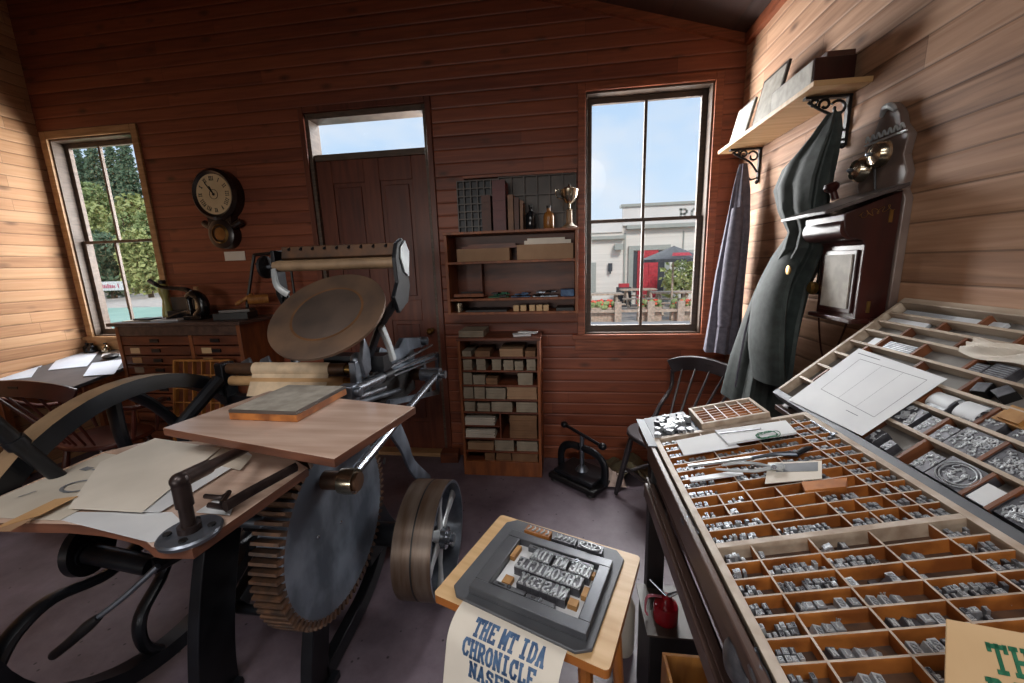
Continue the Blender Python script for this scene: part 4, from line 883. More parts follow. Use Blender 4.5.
# three ornamental cuts above the chase
for k,(x0,x1,l) in enumerate(((-.095,-.02,'long scrolled ornament cut, left of three on the tray'),(-.012,.055,'lettered ornament cut in the middle of the tray back'),(.062,.128,'oval ornament cut, right of three on the tray'))):
    t=tthing('ornament_cut',l,'printing block',cz_,'ornamental cuts at the back of the tray'); 
    t.part('block_body',MB().bx(x0,x1,.095,.122,.0,.024),'oak_x' if k==0 else 'lead_dark',local=True)
    mb=MB(); rr=random.Random(k+20)
    if k==2: mb.tube([((x0+x1)/2+.028*cos(a),.108+.011*sin(a),.026) for a in [2*pi*i/16 for i in range(17)]],.0022,6,smooth=0)
    for j in range(5): 
        a=x0+.008+(x1-x0-.02)*j/4; mb.tube([(a,.101,.0255),(a+.006,.109+rr.uniform(-.004,.004),.0265),(a+.002,.117,.0255)],.0022,6)
    t.part('relief',mb,'lead_bright',local=True)
# quoins / lockup
for k,(x0,x1,y,l) in enumerate(((-.06,.03,.052,'long steel quoin behind the top row of type, left'),(.032,.12,.052,'long steel quoin behind the top row of type, right'),(-.085,-.0,-.098,'steel quoin in front of the bottom row of type, left'),(.004,.075,-.1,'steel quoin in front of the bottom row of type, right'))):
    t=tthing('quoin',l,'quoin',cz_+.0015,'steel quoins locking the type'); t.part('quoin_body',MB().bx(x0,x1,y-.006,y+.006,0,.015),'chase_grey',local=True,bevel=.001)
    t.part('screw_ring',MB().lathe([(.0055,.015),(.0055,.0175),(.003,.0175),(.003,.0155)],((x0+x1)/2,y,0),(0,0,1),16),'steel',local=True)
    t.part('slot',MB().bx(x0+.012,(x0+x1)/2-.012,y-.002,y+.002,.015,.0156),'black',local=True)
for k,(x,y,w,h,l) in enumerate(((-.084,.02,.013,.045,'small wood furniture piece left of the top row'),(.124,-.03,.013,.03,'wood furniture piece right of the middle row'),(.108,-.07,.022,.02,'wood furniture piece right of the bottom row'),(-.058,-.075,.022,.025,'wood furniture piece left of the bottom row'),(.122,.03,.016,.016,'small wood furniture piece at the upper right corner'))):
    solo('wood_furniture',MB().bx(x-w/2,x+w/2,y-h/2,y+h/2,0,.013),'furniture',l,'spacer',group='wood furniture in the chase',loc=(tc_[0],tc_[1],cz_+.0015),rot=RT,local=True)
for word,xr,yb,wch,hch in (('THE MT IDA',.123,.002,.0166,.036),('CHRONICLE',.113,-.0415,.0176,.036),('NASEBY',.093,-.0845,.0190,.033)):
    x=xr; occ={}
    for ch in word:
        if ch==' ': x-=wch*.45; continue
        occ[ch]=occ.get(ch,0)+1
        w=wch*1.08
        t=T('type_block','mirrored metal type letter %s%s in the row %s'%(ch,{1:'',2:' (second one)'}[occ[ch]],{'T':'THE MT IDA','C':'CHRONICLE','N':'NASEBY'}[word[0]]),'type',tuple(tl_(x-w/2,yb,cz_+.0015)),RT,'large type locked in the chase')
        t.part('body',MB().bx(-w/2+.0002,w/2-.0002,0,hch+.004,0,.0215),'lead_dark',local=True)
        mb=MB(); glyph(mb,ch,lambda a,b_,c: (wch*.47-a*.94,.002+b_,.0215+c),wch,hch,.0052,.0025); t.part('letter_face',mb,'lead_bright',local=True)
        x-=w
# hanging proof
t=T('printed_proof','cream paper proof with blue slab lettering hanging over the small table edge','paper',tuple(tl_(-.03,-.168,tz)),RT)
L0,L1_,HW=-.155,.125,.0
def hang(x,s,off=0):      # s: distance down from the edge
    r=.05; 
    if s<0: return (x+.03, -s*1.0+off*0, .0115+off)
    a=min(s/r,1.25); y=-r*sin(a); z=-r*(1-cos(a)); 
    if s>r*1.25: k=s-r*1.25; y-=k*cos(1.25); z-=k*sin(1.25)
    nrm=(-sin(a),cos(a)); return (x+.03, y+nrm[0]*off-.0, z+nrm[1]*off+.0112)
def hang(x,s,off=0):
    r=.062
    if s<=0: y,z,a=-s,0,0
    else:
        a=min(s/r,1.32); y=-r*sin(a); z=-r*(1-cos(a))
        if s>r*1.32: k=s-r*1.32; y-=k*cos(1.32); z-=k*sin(1.32)
    y+=-sin(a)*off; z+=cos(a)*off
    return (x+.03, y, z+.0015)
W0,W1=-.135,.128
def hz_(x,s,off=0):
    return hang(x,s,off)
mb=MB(); mb.sheet(lambda u,v: hang(W0+(W1-W0)*u, -.02+.25*v),2,40); t.part('sheet',mb,'paper_cream',local=True)
mb=MB()
for s_,x0,y,w,h,th in (('THE MT IDA',-.077,.046,.0158,.034,.0062),('CHRONICLE',-.092,.088,.0162,.034,.0062),('NASEBY',-.070,.126,.0172,.030,.0062)):
    text(mb,s_,lambda a,b_,c,y=y: hang(a, y-b_, .0006+c), x0, 0, w, h, th, .0004, gap=.22 if s_!='CHRONICLE' else .2, space=.55, sub=6)
t.part('lettering',mb,'ink_blue',local=True)

# ================================================================== TYPE CASE RACK (right)
# lower case
LC=V((.30,.47,.93)); la=RAD(-12.5); WU,WV=.43,.775
RL=(0,la,0)
ML=Matrix.Translation(LC)@Matrix.Rotation(la,4,'Y')
t=T('lower_type_case','long sloping wooden type case full of metal type in the right foreground','type case',tuple(LC),RL)
dp=.027; th=.0035
mb=MB(); mb.bx(0,WU,0,WV,-dp-.004,-dp); t.part('case_floor',mb,'case_floor',local=True)
mb=MB(); 
for x0,x1,y0,y1 in ((-.016,.0,-.018,WV+.016),(WU,WU+.016,-.018,WV+.016),(0,WU,-.02,0),(0,WU,WV,WV+.016),(0,WU,.272,.286)): mb.bx(x0,x1,y0,y1,-dp-.012,.002,top=1)
t.part('case_frame',mb,['case_rail','case_top'],local=True,bevel=.001)
mb=MB(); bins=[]
cols=[0,.062,.166,.270,.370,WU]; rn=7; rh=.272/rn
for c in cols[1:-1]: mb.bx(c-th/2,c+th/2,0,.272,-dp,-.001,top=1)
for i in range(rn):
    y=i*rh
    if i: mb.bx(0,WU,y-th/2,y+th/2,-dp,-.0015,top=1)
    for j in range(5): bins.append((cols[j]+.003,cols[j+1]-.003,y+.003,y+rh-.003,'n',i,j))
cols2=[0,.125,.255,.36,WU]; f0,f1=.286,WV; rn2=12; rh2=(f1-f0)/rn2
for c in cols2[1:-1]: mb.bx(c-th/2,c+th/2,f0,f1,-dp,-.001,top=1)
for i in range(rn2):
    y=f0+i*rh2
    if i: mb.bx(0,WU,y-th/2,y+th/2,-dp,-.0015,top=1)
    for j in range(4):
        a,b_=cols2[j],cols2[j+1]
        if (i in (1,2,3) and j in (1,)) or (i in (2,3) and j==0) or (j==3) or (i<2 and j==2):
            m2=(a+b_)/2; mb.bx(m2-th/2,m2+th/2,y,y+rh2,-dp,-.002,top=1)
            bins.append((a+.003,m2-.003,y+.003,y+rh2-.003,'f',i,j)); bins.append((m2+.003,b_-.003,y+.003,y+rh2-.003,'f',i,j))
        else: bins.append((a+.003,b_-.003,y+.003,y+rh2-.003,'f',i,j))
t.part('divider_grid',mb,['case_side','case_top'],local=True)
for yy in (.38,.035): t.part('case_handle',MB().tube([(-.016,yy-.04,-.014),(-.028,yy-.02,-.012),(-.030,yy,-.011),(-.028,yy+.02,-.012),(-.016,yy+.04,-.014)],[.004,.010,.013,.010,.004],10),'steel_dull',local=True)
# metal sorts: a few meshes shared by hundreds of copies
def sortmesh(i,w,l,h,m_):
    mb=MB(); mb.bx(-w/2,w/2,-l/2,l/2,0,h); r_=random.Random(i)
    mb.m=1; ch='THEMIDACRONLSBY'[i%15]; glyph(mb,ch,lambda a,b_,c:(-w*.32+a,-l*.32+b_,h+c),w*.64,l*.64,w*.17,.0012)
    mb.m=0; mb.bx(-w/2-.0002,w/2+.0002,-l/2-.0003,-l/2,h*.3,h*.36)
    return mesh(mb,'type_sort',m_)
SM=[sortmesh(i,*s_) for i,s_ in enumerate([(.0055,.008,.02,['lead','lead_bright']),(.007,.008,.02,['lead_dark','lead']),(.009,.010,.02,['lead','lead_bright']),(.0065,.009,.022,['lead_bright','lead']),(.008,.012,.02,['lead_dark','lead_bright']),(.006,.009,.02,['lead','lead_dark'])])]
BIG=[sortmesh(10+i,*s_) for i,s_ in enumerate([(.012,.016,.022,['lead_dark','lead_bright']),(.014,.014,.022,['lead','lead_bright']),(.012,.020,.020,['lead_bright','lead'])])]
rr=random.Random(11); pieces=[]
empty_f={(0,1),(1,1),(2,1),(3,0)}
for (x0,x1,y0,y1,sec,i,j) in bins:
    w=x1-x0; h=y1-y0; r_=rr.random(); fill=.45+.65*rr.random(); fill=min(1,fill)
    big = sec=='n' and rr.random()<.45 and w>.07
    if sec=='n' and (i,j) in ((0,2),(0,3),(6,1),(6,3),(4,3)): fill=.15
    if sec=='f' and j==1 and i in (1,2,3,4): fill=0
    if fill==0: continue
    if big: step,rows=.0155,1
    else: step,rows=.0092,max(1,int((h-.006)/.0125))
    if j==4 or (sec=='f' and j==3): rows=max(1,int((h-.004)/.0115)); fill=1
    nx_=int(w*fill/step)
    for b_ in range(rows):
        for a in range(nx_):
            if rr.random()<.06: continue
            px_=x0+step*(a+.55)+rr.uniform(-.001,.001); py2=y0+.008+b_*.0122+rr.uniform(-.0015,.0015)+(.004 if big else 0)
            if px_>x1-.004 or py2>y1-.005: continue
            lean=rr.gauss(0,.08) if not big else rr.gauss(.25,.2)
            fallen=rr.random()<.10
            me=rr.choice(BIG if big else SM)
            if fallen: rot=(RAD(90),rr.uniform(-.2,.2),rr.uniform(-.7,.7)); zz=-dp+.0055; py2=min(py2+.006,y1-.011)
            else: rot=(lean*.3,lean,rr.gauss(0,.06)); zz=-dp+.001
            pieces.append((V((px_,py2,zz)),rot,me))
def pdist(p): return ((ML@p[0])-EYE).length
pieces.sort(key=pdist)
from mathutils import Euler
for k,(p,rot,me) in enumerate(pieces[:300]):
    o=bpy.data.objects.new('type_sort',me); C.objects.link(o)
    o.matrix_world=ML@Matrix.Translation(p)@Euler(rot).to_matrix().to_4x4()
    props(o,'small loose grey metal letter lying in a near compartment of the lower type case','type','loose metal letters in the near compartments')
mb=MB()
for p,rot,me in pieces[300:]:
    Mx=ML@Matrix.Translation(p)@Euler(rot).to_matrix().to_4x4()
    mb.add([Mx@v.co for v in me.vertices],[tuple(f.vertices) for f in me.polygons],[f.material_index for f in me.polygons])
solo('loose_type',mb,['lead','lead_bright'],'loose metal type filling the farther compartments of the lower type case','type',kind='stuff')
def lc(px,py,up=0): # point on the lower case plane
    n=V((sin(la),0,cos(la))); n=Matrix.Rotation(la,3,'Y')@V((0,0,1)); return onp(px,py,LC+n*up,n)
nL=Matrix.Rotation(la,3,'Y')@V((0,0,1))
def lquad(pts,up,th_,name,label,cat,m_,group=None):
    q=[lc(x,y,up) for x,y in pts]; mb=MB(); n=len(q); mb.add([p+nL*th_ for p in q]+q,[tuple(range(n)),tuple(range(n,2*n))[::-1]]+[(i,n+i,n+(i+1)%n,(i+1)%n) for i in range(n)]); return solo(name,mb,m_,label,cat,group=group)
lquad([(676,441),(717,433),(740,447),(684,456)],.006,.002,'white_card','white card lying at the far left of the lower type case','card','paper_white')
lquad([(715,432),(786,422),(797,434),(728,445)],.009,.006,'white_envelope','white folded paper with a band at the far end of the lower type case','paper','paper_white')
# perforated rule on it
q0=lc(719,433.5,.016); q1=lc(761,428.5,.016); mb=MB(); d_=(q1-q0); mb.tube([q0,q1],.003,4,ry=.0015,sq=True,smooth=0)
solo('type_strip',mb,'lead','short strip of metal type lying across the white card','type')
for k in range(8): pass
# green wire loop
q=lc(767,437,.012); mb=MB(); e1_=Matrix.Rotation(la,3,'Y')@V((1,0,0)); e2_=V((0,1,0))
for r0,ph in ((.028,0),(.024,.5),(.03,1.1)): mb.tube([q+e1_*(r0*cos(a)+.004*ph)+e2_*(r0*.62*sin(a))+nL*(.003+.006*abs(sin(a*1.5+ph))) for a in [2*pi*i/14 for i in range(15)]],.0011,6)
solo('green_wire',mb,'ink_green','loop of thin green wire lying on the folded white paper','wire')
# thick white lead across bins
q0=lc(690,480,.003); q1=lc(742,472.5,.003); solo('lead_strip',MB().tube([q0,q1],.009,4,ry=.002,up=(0,1,0),sq=True,smooth=0),'slip_white','flat white strip bridging compartments left of the pliers','strip')
q0=lc(688,466,.006); q1=lc(782,453.5,.006); solo('composing_rule',MB().tube([q0,q1],.0045,4,ry=.003,up=(0,1,0),sq=True,smooth=0),'silver_paint','long thin steel bar lying across the type case beside the pliers','bar')
# wood block in the bins + cards
lquad([(802,488),(848,484),(847,493),(806,497)],-.012,.016,'wood_block','orange wooden block sitting in a compartment right of the pliers','block','case_side')
lquad([(765,484),(768,463),(822,461),(822,479)],.0035,.0015,'picture_card','cream card with a grey landscape print under the pliers','card','paper_cream')
lquad([(776,472),(779,464),(818,462),(818,471)],.0055,.0004,'card_print','grey landscape picture strip on the cream card','print','ink_grey')
# pliers
t=T('pliers','bright steel pliers lying open across the lower type case','pliers',tuple(lc(770,467,.01)))
def lp(L_,up=.012): return [lc(x,y,up) for x,y in L_]
t.part('handle',MB().tube(lp([(716,469),(735,470.5),(755,471),(770,468),(783,466)]),[.003,.004,.0042,.005,.008],8,ry=.003),'silver_paint')
t.part('handle',MB().tube(lp([(722,465.5),(738,463),(755,463.5),(770,467),(783,468.5)],.013),[.003,.004,.0042,.005,.008],8,ry=.003),'silver_paint')
t.part('jaws',MB().tube(lp([(770,467.5),(777,466.5),(785,467)],.0125),[.009,.012,.007],10,ry=.005),'silver_paint'); t.part('pivot',MB().cyl(lc(774,467,.014),lc(774,467,.02),.006,n=14),'steel')
t=T('tweezers','dark-tipped steel tongs lying above the pliers on the type case','tongs',tuple(lc(790,455,.008)))
t.part('arm',MB().tube(lp([(752,458),(775,454),(798,454)],.008),[.003,.005,.007],8,ry=.003),'steel_dull'); t.part('head',MB().tube(lp([(796,454),(806,449),(812,447)],.01),[.008,.009,.004],8,ry=.005),'iron')
# small standing grid case at the far end + sorts tray
t=T('small_type_case','small pale wooden case with many empty cells at the far end of the rack','type case',tuple(LC),RL)
gx0,gx1,gy0,gy1=.15,.335,WV+.028,WV+.15; up=.004
mb=MB(); mb.bx(gx0,gx1,gy0,gy1,up-.02,up-.016); mb.bx(gx0-.01,gx0,gy0-.01,gy1+.01,up-.022,up+.016); mb.bx(gx1,gx1+.01,gy0-.01,gy1+.01,up-.022,up+.016); mb.bx(gx0,gx1,gy0-.01,gy0,up-.022,up+.016); mb.bx(gx0,gx1,gy1,gy1+.01,up-.022,up+.016); t.part('case_frame',mb,'case_rail',local=True,bevel=.001)
mb=MB()
for i in range(1,5): x=gx0+(gx1-gx0)*i/5; mb.bx(x-.002,x+.002,gy0,gy1,up-.016,up+.014,top=1)
for i in range(1,6): y=gy0+(gy1-gy0)*i/6; mb.bx(gx0,gx1,y-.0015,y+.0015,up-.016,up+.012,top=1)
t.part('divider_grid',mb,['case_side','case_top'],local=True)
solo('galley_plate',MB().bx(-.012,.13,WV+.02,WV+.20,-.014,-.006),'plate_grey','flat grey galley plate at the far left corner of the rack','plate',loc=tuple(LC),rot=RL,local=True)
rr=random.Random(3)
for k in range(34):
    me=rr.choice(BIG); o=bpy.data.objects.new('type_sort',me); C.objects.link(o)
    p=V((.0+rr.uniform(0,.115),WV+.035+ (k%5)*.028+rr.uniform(-.006,.006),.0015+.004)); rot=(RAD(90),0,rr.uniform(-.9,.9))
    o.matrix_world=ML@Matrix.Translation(p)@Euler(rot).to_matrix().to_4x4(); props(o,'large grey metal letter lying loose on the grey galley plate','type','large letters on the galley plate')
# rack / cabinet body under the case
t=T('case_rack','dark wooden type case rack with sloping top and stacked cases along the right wall','cabinet',(.6,.85,0))
RX0=.275
def zat(x,o=0): return LC.z+(x-LC.x)*math.tan(-la)-o
for yy in (1.255,.42):
    t.part('leg',MB().bx(RX0,RX0+.055,yy-.025,yy+.025,0,zat(RX0,.08)),'iron_matte',bevel=.004)
    t.part('leg',MB().bx(1.03,1.08,yy-.025,yy+.025,0,1.0),'cab_dark',bevel=.004)
    mb=MB(); mb.prism([(RX0,zat(RX0,.05)-.05),(RX0,zat(RX0,.05)),(1.08,1.02),(1.08,.95)],(0,yy-.02,0),(1,0,0),(0,0,1),(0,.04,0)); t.part('sloping_rail',mb,'cab_dark')
t.part('top_rail',MB().bx(RX0-.012,RX0+.004,.40,1.40,.89,.925),'cab_dark',bevel=.003)
t.part('rail_plate',MB().bx(RX0-.018,RX0+.010,1.20,1.42,.925,.929),'plate_grey')
for k in range(9):
    z=zat(RX0)-.075-k*.068
    if z<.2: break
    if k not in (0,1): continue
    t.part('case_runner',MB().bx(RX0+.01,RX0+.03,.44,1.2,z-.05,z-.040),'cab_dark',bevel=.001)
def pull(xc,yy,z,par=None):
    t.part('handle',MB().tube([(xc,yy-.035,z-.012),(xc-.008,yy-.02,z-.008),(xc-.010,yy,z-.006),(xc-.008,yy+.02,z-.008),(xc,yy+.035,z-.012)],[.004,.009,.011,.009,.004],10,ry=.010),'lead_dark',par)
for k,(z0,z1,ex,ry_) in enumerate(((.845,.885,-.004,1.28),(.79,.826,.03,1.27))):
    f=t.part('stored_case',MB().bx(RX0+ex,RX0+.5,.40+.02*k,ry_,z0,z1),'cab_dark',bevel=.002)
    if k==0: pull(RX0-.004,.56,.875,f)
t.part('side_rail',MB().bx(.262,.290,.36,1.27,.715,.762),'cab_dark',bevel=.004)
t.part('side_rail',MB().bx(.268,.285,.36,1.27,.775,.782),'cab_dark',bevel=.001)
t.part('lower_shelf',MB().bx(.62,1.05,.44,1.3,.18,.20),'cab_dark'); t.part('back_panel',MB().bx(1.08,1.10,.40,1.3,.1,.9),'cab_dark')
for yy in (.58,1.42):
    mb=MB(); mb.prism([(.765,.98),(1.10,.98),(1.10,1.28)],(0,yy,0),(1,0,0),(0,0,1),(0,.03,0)); t.part('wedge',mb,'cab_dark')
    t.part('post',MB().bx(1.04,1.09,yy,yy+.03,0,.98),'cab_dark')
t.part('shelf_rail',MB().bx(.745,1.10,.56,1.46,.962,.98),'cab_dark',bevel=.002)
# upper case, steep against the wall
ua=RAD(-41.3); U0=V((.752,.55,1.037)); RU=(0,ua,0); MU=Matrix.Translation(U0)@Matrix.Rotation(ua,4,'Y'); nU=Matrix.Rotation(ua,3,'Y')@V((0,0,1))
UW,UV=.456,.90
t=T('upper_type_case','steep wooden case of engraved printing blocks leaning against the right wall','type case',tuple(U0),RU)
t.part('case_floor',MB().bx(0,UW,0,UV,-.034,-.028),'case_grey_floor',local=True)
mb=MB(); mb.bx(UW,UW+.022,-.01,UV+.012,-.036,.004); mb.bx(0,UW,UV,UV+.014,-.036,.002); mb.bx(0,UW,-.012,0,-.036,.002); t.part('case_frame',mb,'case_rail',local=True,bevel=.002)
t.part('front_lip',MB().bx(-.022,.0,-.012,UV+.014,-.036,.003),'plate_grey',local=True,bevel=.002)
us=[.078,.148,.212,.272,.328,.372,.412]
for k,u in enumerate(us): t.part('long_divider',MB().bx(u-.004,u+.004,0,UV,-.028,.0),'case_rail',local=True)
cross={0:[.82,.735,.68,.60,.535,.40,.29,.2,.1],1:[.84,.70,.56,.42,.29,.16],2:[.80,.66,.51,.36,.22,.1],3:[.82,.62,.47,.3,.12],4:[.80,.68,.52,.38,.2],5:[.77,.60,.42,.25],6:[.70,.5,.3],7:[.62]}
edges=[0]+us+[UW]
def uc(px,py,up=0):
    return MU.inverted()@onp(px,py,U0+nU*up,nU)
SHEETU=[(859,348.5),(947.5,379),(862,436),(789,400)]
q=[onp(x,y,U0+nU*.006,nU) for x,y in SHEETU]; mb=MB(); mb.add([p+nU*.0008 for p in q]+q,[(0,1,2,3),(7,6,5,4),(0,4,5,1),(1,5,6,2),(2,6,7,3),(3,7,4,0)])
sh=solo('case_chart','' and 0 or mb,'paper_white','large white sheet with a printed grid lying on the steep case','paper')
mb=MB()
def ul(p,q_,w=.0016):
    a,b2=(onp(*p,U0+nU*.0072,nU),onp(*q_,U0+nU*.0072,nU)); d_=(b2-a).normalized(); n2=nU.cross(d_)*w/2; mb.add([a+n2,a-n2,b2-n2,b2+n2],[(0,1,2,3)])
A=[(860,359),(927,380),(874,417),(821,389)]
for i in range(4): ul(A[i],A[(i+1)%4])
ul((882,366),(838,398),.001); ul((903,373),(855,407),.001); ul((858,353),(880,360),.003); ul((846,410),(858,416),.002)
o=bpy.data.objects.new('printed_lines',mesh(mb,'printed_lines','ink_grey',sh.location)); C.objects.link(o); o.parent=sh
# engraved blocks
placed=[]
def cut(px,py,w,h,label,style=0,m_='lead',up=-.006,rz=0,mo='lead_bright',name='engraved_block'):
    p=uc(px,py,up); rr=random.Random(int(px*7+py)); H=.022
    ki=min(range(8),key=lambda i: abs((edges[i]+edges[i+1])/2-p.x)); lo_,hi_=edges[ki]+.006,edges[ki+1]-.006
    w=min(w,hi_-lo_); p.x=max(lo_+w/2,min(hi_-w/2,p.x)); p.y=max(h/2+.004,min(UV-h/2-.006,p.y))
    for k2,y2,h2 in placed:
        if k2==ki and abs(y2-p.y)<(h+h2)/2+.003: p.y=y2+(1 if p.y>y2 else -1)*((h+h2)/2+.003)
    placed.append((ki,p.y,h))
    t=T(name,label,'printing block',tuple(MU@V((p.x,p.y,-.028))),(0,0,0),'engraved blocks in the steep case'); t.e.rotation_euler=(MU.to_3x3()@Matrix.Rotation(rz,3,'Z')).to_euler(); t.rot=(1,0,0)
    t.part('block_body',MB().bx(-w/2,w/2,-h/2,h/2,0,H),'lead_dark' if m_!='black' else 'black',local=True)
    mb=MB(); z=H
    if style==0:   # floral scrolls
        for k in range(max(6,int(w*h/.00009))):
            x=rr.uniform(-w*.40,w*.40); y=rr.uniform(-h*.40,h*.40); r0=min(w,h)*rr.uniform(.07,.15); a0=rr.uniform(0,6)
            mb.tube([(x+r0*(1-i/9)*cos(a0+i*.7),y+r0*(1-i/9)*sin(a0+i*.7),z+.0006) for i in range(8)],.0016,5,smooth=0)
    elif style==1: # oval medallion
        for f_ in (.46,.38): mb.tube([(w*f_*cos(2*pi*i/28),h*f_*sin(2*pi*i/28),z+.002) for i in range(29)],.0012,5,smooth=0)
        for k in range(26):
            ax,ay=rr.uniform(-w*.22,w*.22),rr.uniform(-h*.26,h*.26); mb.tube([(ax+rr.uniform(-.007,.007),ay+rr.uniform(-.007,.007),z+.0012) for i in range(3)],.0012,5)
    elif style==2: # plain plate with rule border
        mb.bx(-w/2+.001,w/2-.001,-h/2+.001,h/2-.001,z,z+.001); 
    elif style==3: # lines of text
        n=int(w/.006)
        for k in range(n): mb.bx(-w/2+.003+k*.006,-w/2+.0055+k*.006,-h/2+.003,h/2-.003,z,z+.0012)
    t.part('relief',mb,mo,local=True); return t
cut(873,437,.04,.026,'small scrolled block in the lowest row of the steep case nearest its far end',0)
cut(885,447,.028,.02,'tiny engraved block beside the small scrolled block in the lowest row',0)
cut(908,415,.055,.055,'square floral block right beside the corner of the chart sheet',0)
cut(923,428,.05,.03,'oblong scrolled block in the second row beside the square floral block',0)
cut(937,437,.045,.032,'bright rough block with dark sides next to the oblong scrolled block',0)
cut(963,422,.05,.03,'pair-left engraved block in the third row of the steep case',0)
cut(988,427,.05,.034,'pair-right engraved block with leaf pattern in the third row',0)
cut(968,443,.062,.085,'large greenish-grey floral block in the middle of the steep case',0)
cut(921,465,.05,.035,'bird shaped block in the lowest row left of the oval medallion',0)
cut(951,474,.062,.085,'large oval medallion block near the lower edge of the steep case',1)
cut(979,493,.045,.045,'pale plate with a small dark picture right of the oval medallion',2,mo='paper_white')
cut(997,469,.05,.09,'long ornamental strip block right of the large floral block',0)
cut(1019,468,.05,.05,'engraved block at the right edge beside the long ornamental strip',0)
cut(1021,440,.05,.05,'engraved block at the photo edge below the yellowish wood piece',0)
cut(1016,505,.06,.06,'big leafy scroll block at the lower right corner of the steep case',0)
cut(933,408,.035,.05,'plain grey slab with dark red end beside the ribbed roll',2,mo='lead')
cut(997,373,.04,.05,'dark sided lettered block in the upper right of the steep case',3,mo='lead')
cut(973,372,.028,.03,'small dark lettered block left of the larger lettered one',3,mo='lead')
cut(981,387,.03,.028,'black block with silver top lying in the fifth row',2,m_='black',mo='lead_dark',rz=.3)
cut(1003,391,.03,.03,'black block lying askew right of its twin in the fifth row',2,m_='black',mo='lead_dark',rz=-.4)
cut(893,352,.03,.1,'bundle of thin metal leads above the chart sheet',3,mo='lead_bright',name='lead_bundle')
def curved(px,py,r,l,m_,label,name,dv=0):
    p=uc(px,py,0); p.z=-.012; mb=MB()
    ki=min(range(8),key=lambda i: abs((edges[i]+edges[i+1])/2-p.x)); p.x=(edges[ki]+edges[ki+1])/2; r=min(r,(edges[ki+1]-edges[ki])/2-.005); placed.append((ki,p.y,l))
    mb.sheet(lambda u,v:(p.x+r*cos(pi*v), p.y-l/2+l*u, p.z+r*.55*sin(pi*v)),2,14); mb.bx(p.x-r,p.x+r,p.y-l/2,p.y+l/2,-.027,-.012)
    mb.v=[MU@q_ for q_ in mb.v]; solo(name,mb,m_,label,'printing plate')
curved(952,392,.022,.055,'slip_white','ribbed white curved plate lying right of the chart sheet','curved_plate')
curved(983,401,.024,.05,'slip_white','smooth white curved plate left of the yellowish wood piece','curved_plate')
p=uc(1017,416,0); solo('wood_ornament',MB().bx(-.022,.022,-.03,.03,0,.026).bx(-.018,.01,-.02,.02,.026,.032),'furniture','yellowish wooden ornament in the steep case at the right edge','block',loc=tuple(MU@V((p.x,p.y,-.028))),rot=RU,local=True)
tU=[o for o in bpy.data.objects if o.name.startswith('upper_type_case')][0]
for k,L_ in cross.items():
    for v in L_:
        for _ in range(3):
            for k2,y2,h2 in placed:
                if k2==k and abs(y2-v)<h2/2+.007: v=y2+(1 if v>y2 else -1)*(h2/2+.0075)
        if 0.01<v<UV-.01:
            o=bpy.data.objects.new('cross_divider',mesh(MB().bx(edges[k]+.004,edges[k+1]-.004,v-.004,v+.004,-.028,-.003),'cross_divider','case_brown')); C.objects.link(o); o.parent=tU
# long slips in the top rows
for k,(pa,pb,w,l) in enumerate((((912,306),(1010,322),.006,'longest white slip along the top of the steep case'),((902,313),(948,322),.006,'short white slip below the long top one'),((885,322),(920,330),.007,'wide white slip near the far end of the second row'),((868,342),(884,347),.008,'small pale slip just above the chart sheet'))):
    a=uc(*pa,-.016); b2=uc(*pb,-.016); m_=(a+b2)/2; Lh=abs(a.y-b2.y); 
    ki=min(range(8),key=lambda i: abs((edges[i]+edges[i+1])/2-m_.x)); xm=(edges[ki]+edges[ki+1])/2
    mb=MB(); mb.bx(xm-w*2,xm+w*2,min(a.y,b2.y),min(max(a.y,b2.y),UV-.004),-.027,-.018); mb.v=[MU@q_ for q_ in mb.v]; solo('paper_slip',mb,'slip_white',l,'strip',group='slips in the steep case')
mb=MB(); p=uc(1003,352,0)
mb.sheet(lambda u,v:(p.x-.03+.055*u+.006*sin(7*v), p.y-.09+.17*v, .002+.022*sin(pi*u)*(.6+.4*sin(9*v+4*u))+.006*sin(19*u+11*v)*sin(pi*u)),20,30); mb.v=[MU@q_ for q_ in mb.v]
solo('crumpled_paper',mb,'paper_cream','crumpled cream tissue lying across the upper right of the steep case','paper')
# supports below the upper case, latch, and desk strip between
t=T('case_latch','cylindrical steel spring latch fixed at the lower edge of the steep case','latch',tuple(onp(866,458,U0,nU)))
a=onp(850,446,U0+nU*.004-V((.03,0,.02)),nU); 
p=MU@V((-.034,.66,.0)); q_=MU@V((-.034,.56,.0)); t.part('barrel',MB().cyl(p,q_,.011,n=16),'steel'); t.part('end_cap',MB().cyl(q_,q_+(q_-p).normalized()*.008,.013,n=16),'steel_dull')
# propped card in the right foreground
P0=lc(948,622,.03)
c0=at(947,619,'Y',.47); 
def card(px,py): return onp(px,py,c0,(.1,-.8,.6))
q=[card(*p) for p in ((947,619),(1060,640),(1060,760),(944,760))]
fn_n=V((.1,-.8,.6)).normalized(); mb=MB(); mb.add(q+[p-fn_n*.0015 for p in q],[(0,3,2,1),(4,5,6,7),(0,1,5,4),(1,2,6,5),(2,3,7,6),(3,0,4,7)])
cd=solo('printed_card',mb,'paper_tan','tan card with green slab letters at the lower right corner','card',loc=tuple(q[0]))
mb=MB()
ex=(q[1]-q[0]).normalized(); ey=fn_n.cross(ex).normalized(); 
if ey.z<0: ey=-ey
o_=card(994,672); hh=(card(1002,644)-card(1004,671)).length
text(mb,'TH',lambda a,b_,c: o_+ex*a+ey*b_+fn_n*(.0006+c),0,0,hh*.72,hh,hh*.17,.0004,gap=.22)
o2=card(993,708); text(mb,'RO',lambda a,b_,c: o2+ex*a+ey*b_+fn_n*(.0006+c),0,0,hh*.72,hh,hh*.17,.0004,gap=.22)
o=bpy.data.objects.new('lettering',mesh(mb,'lettering','ink_green',cd.location)); C.objects.link(o); o.parent=cd

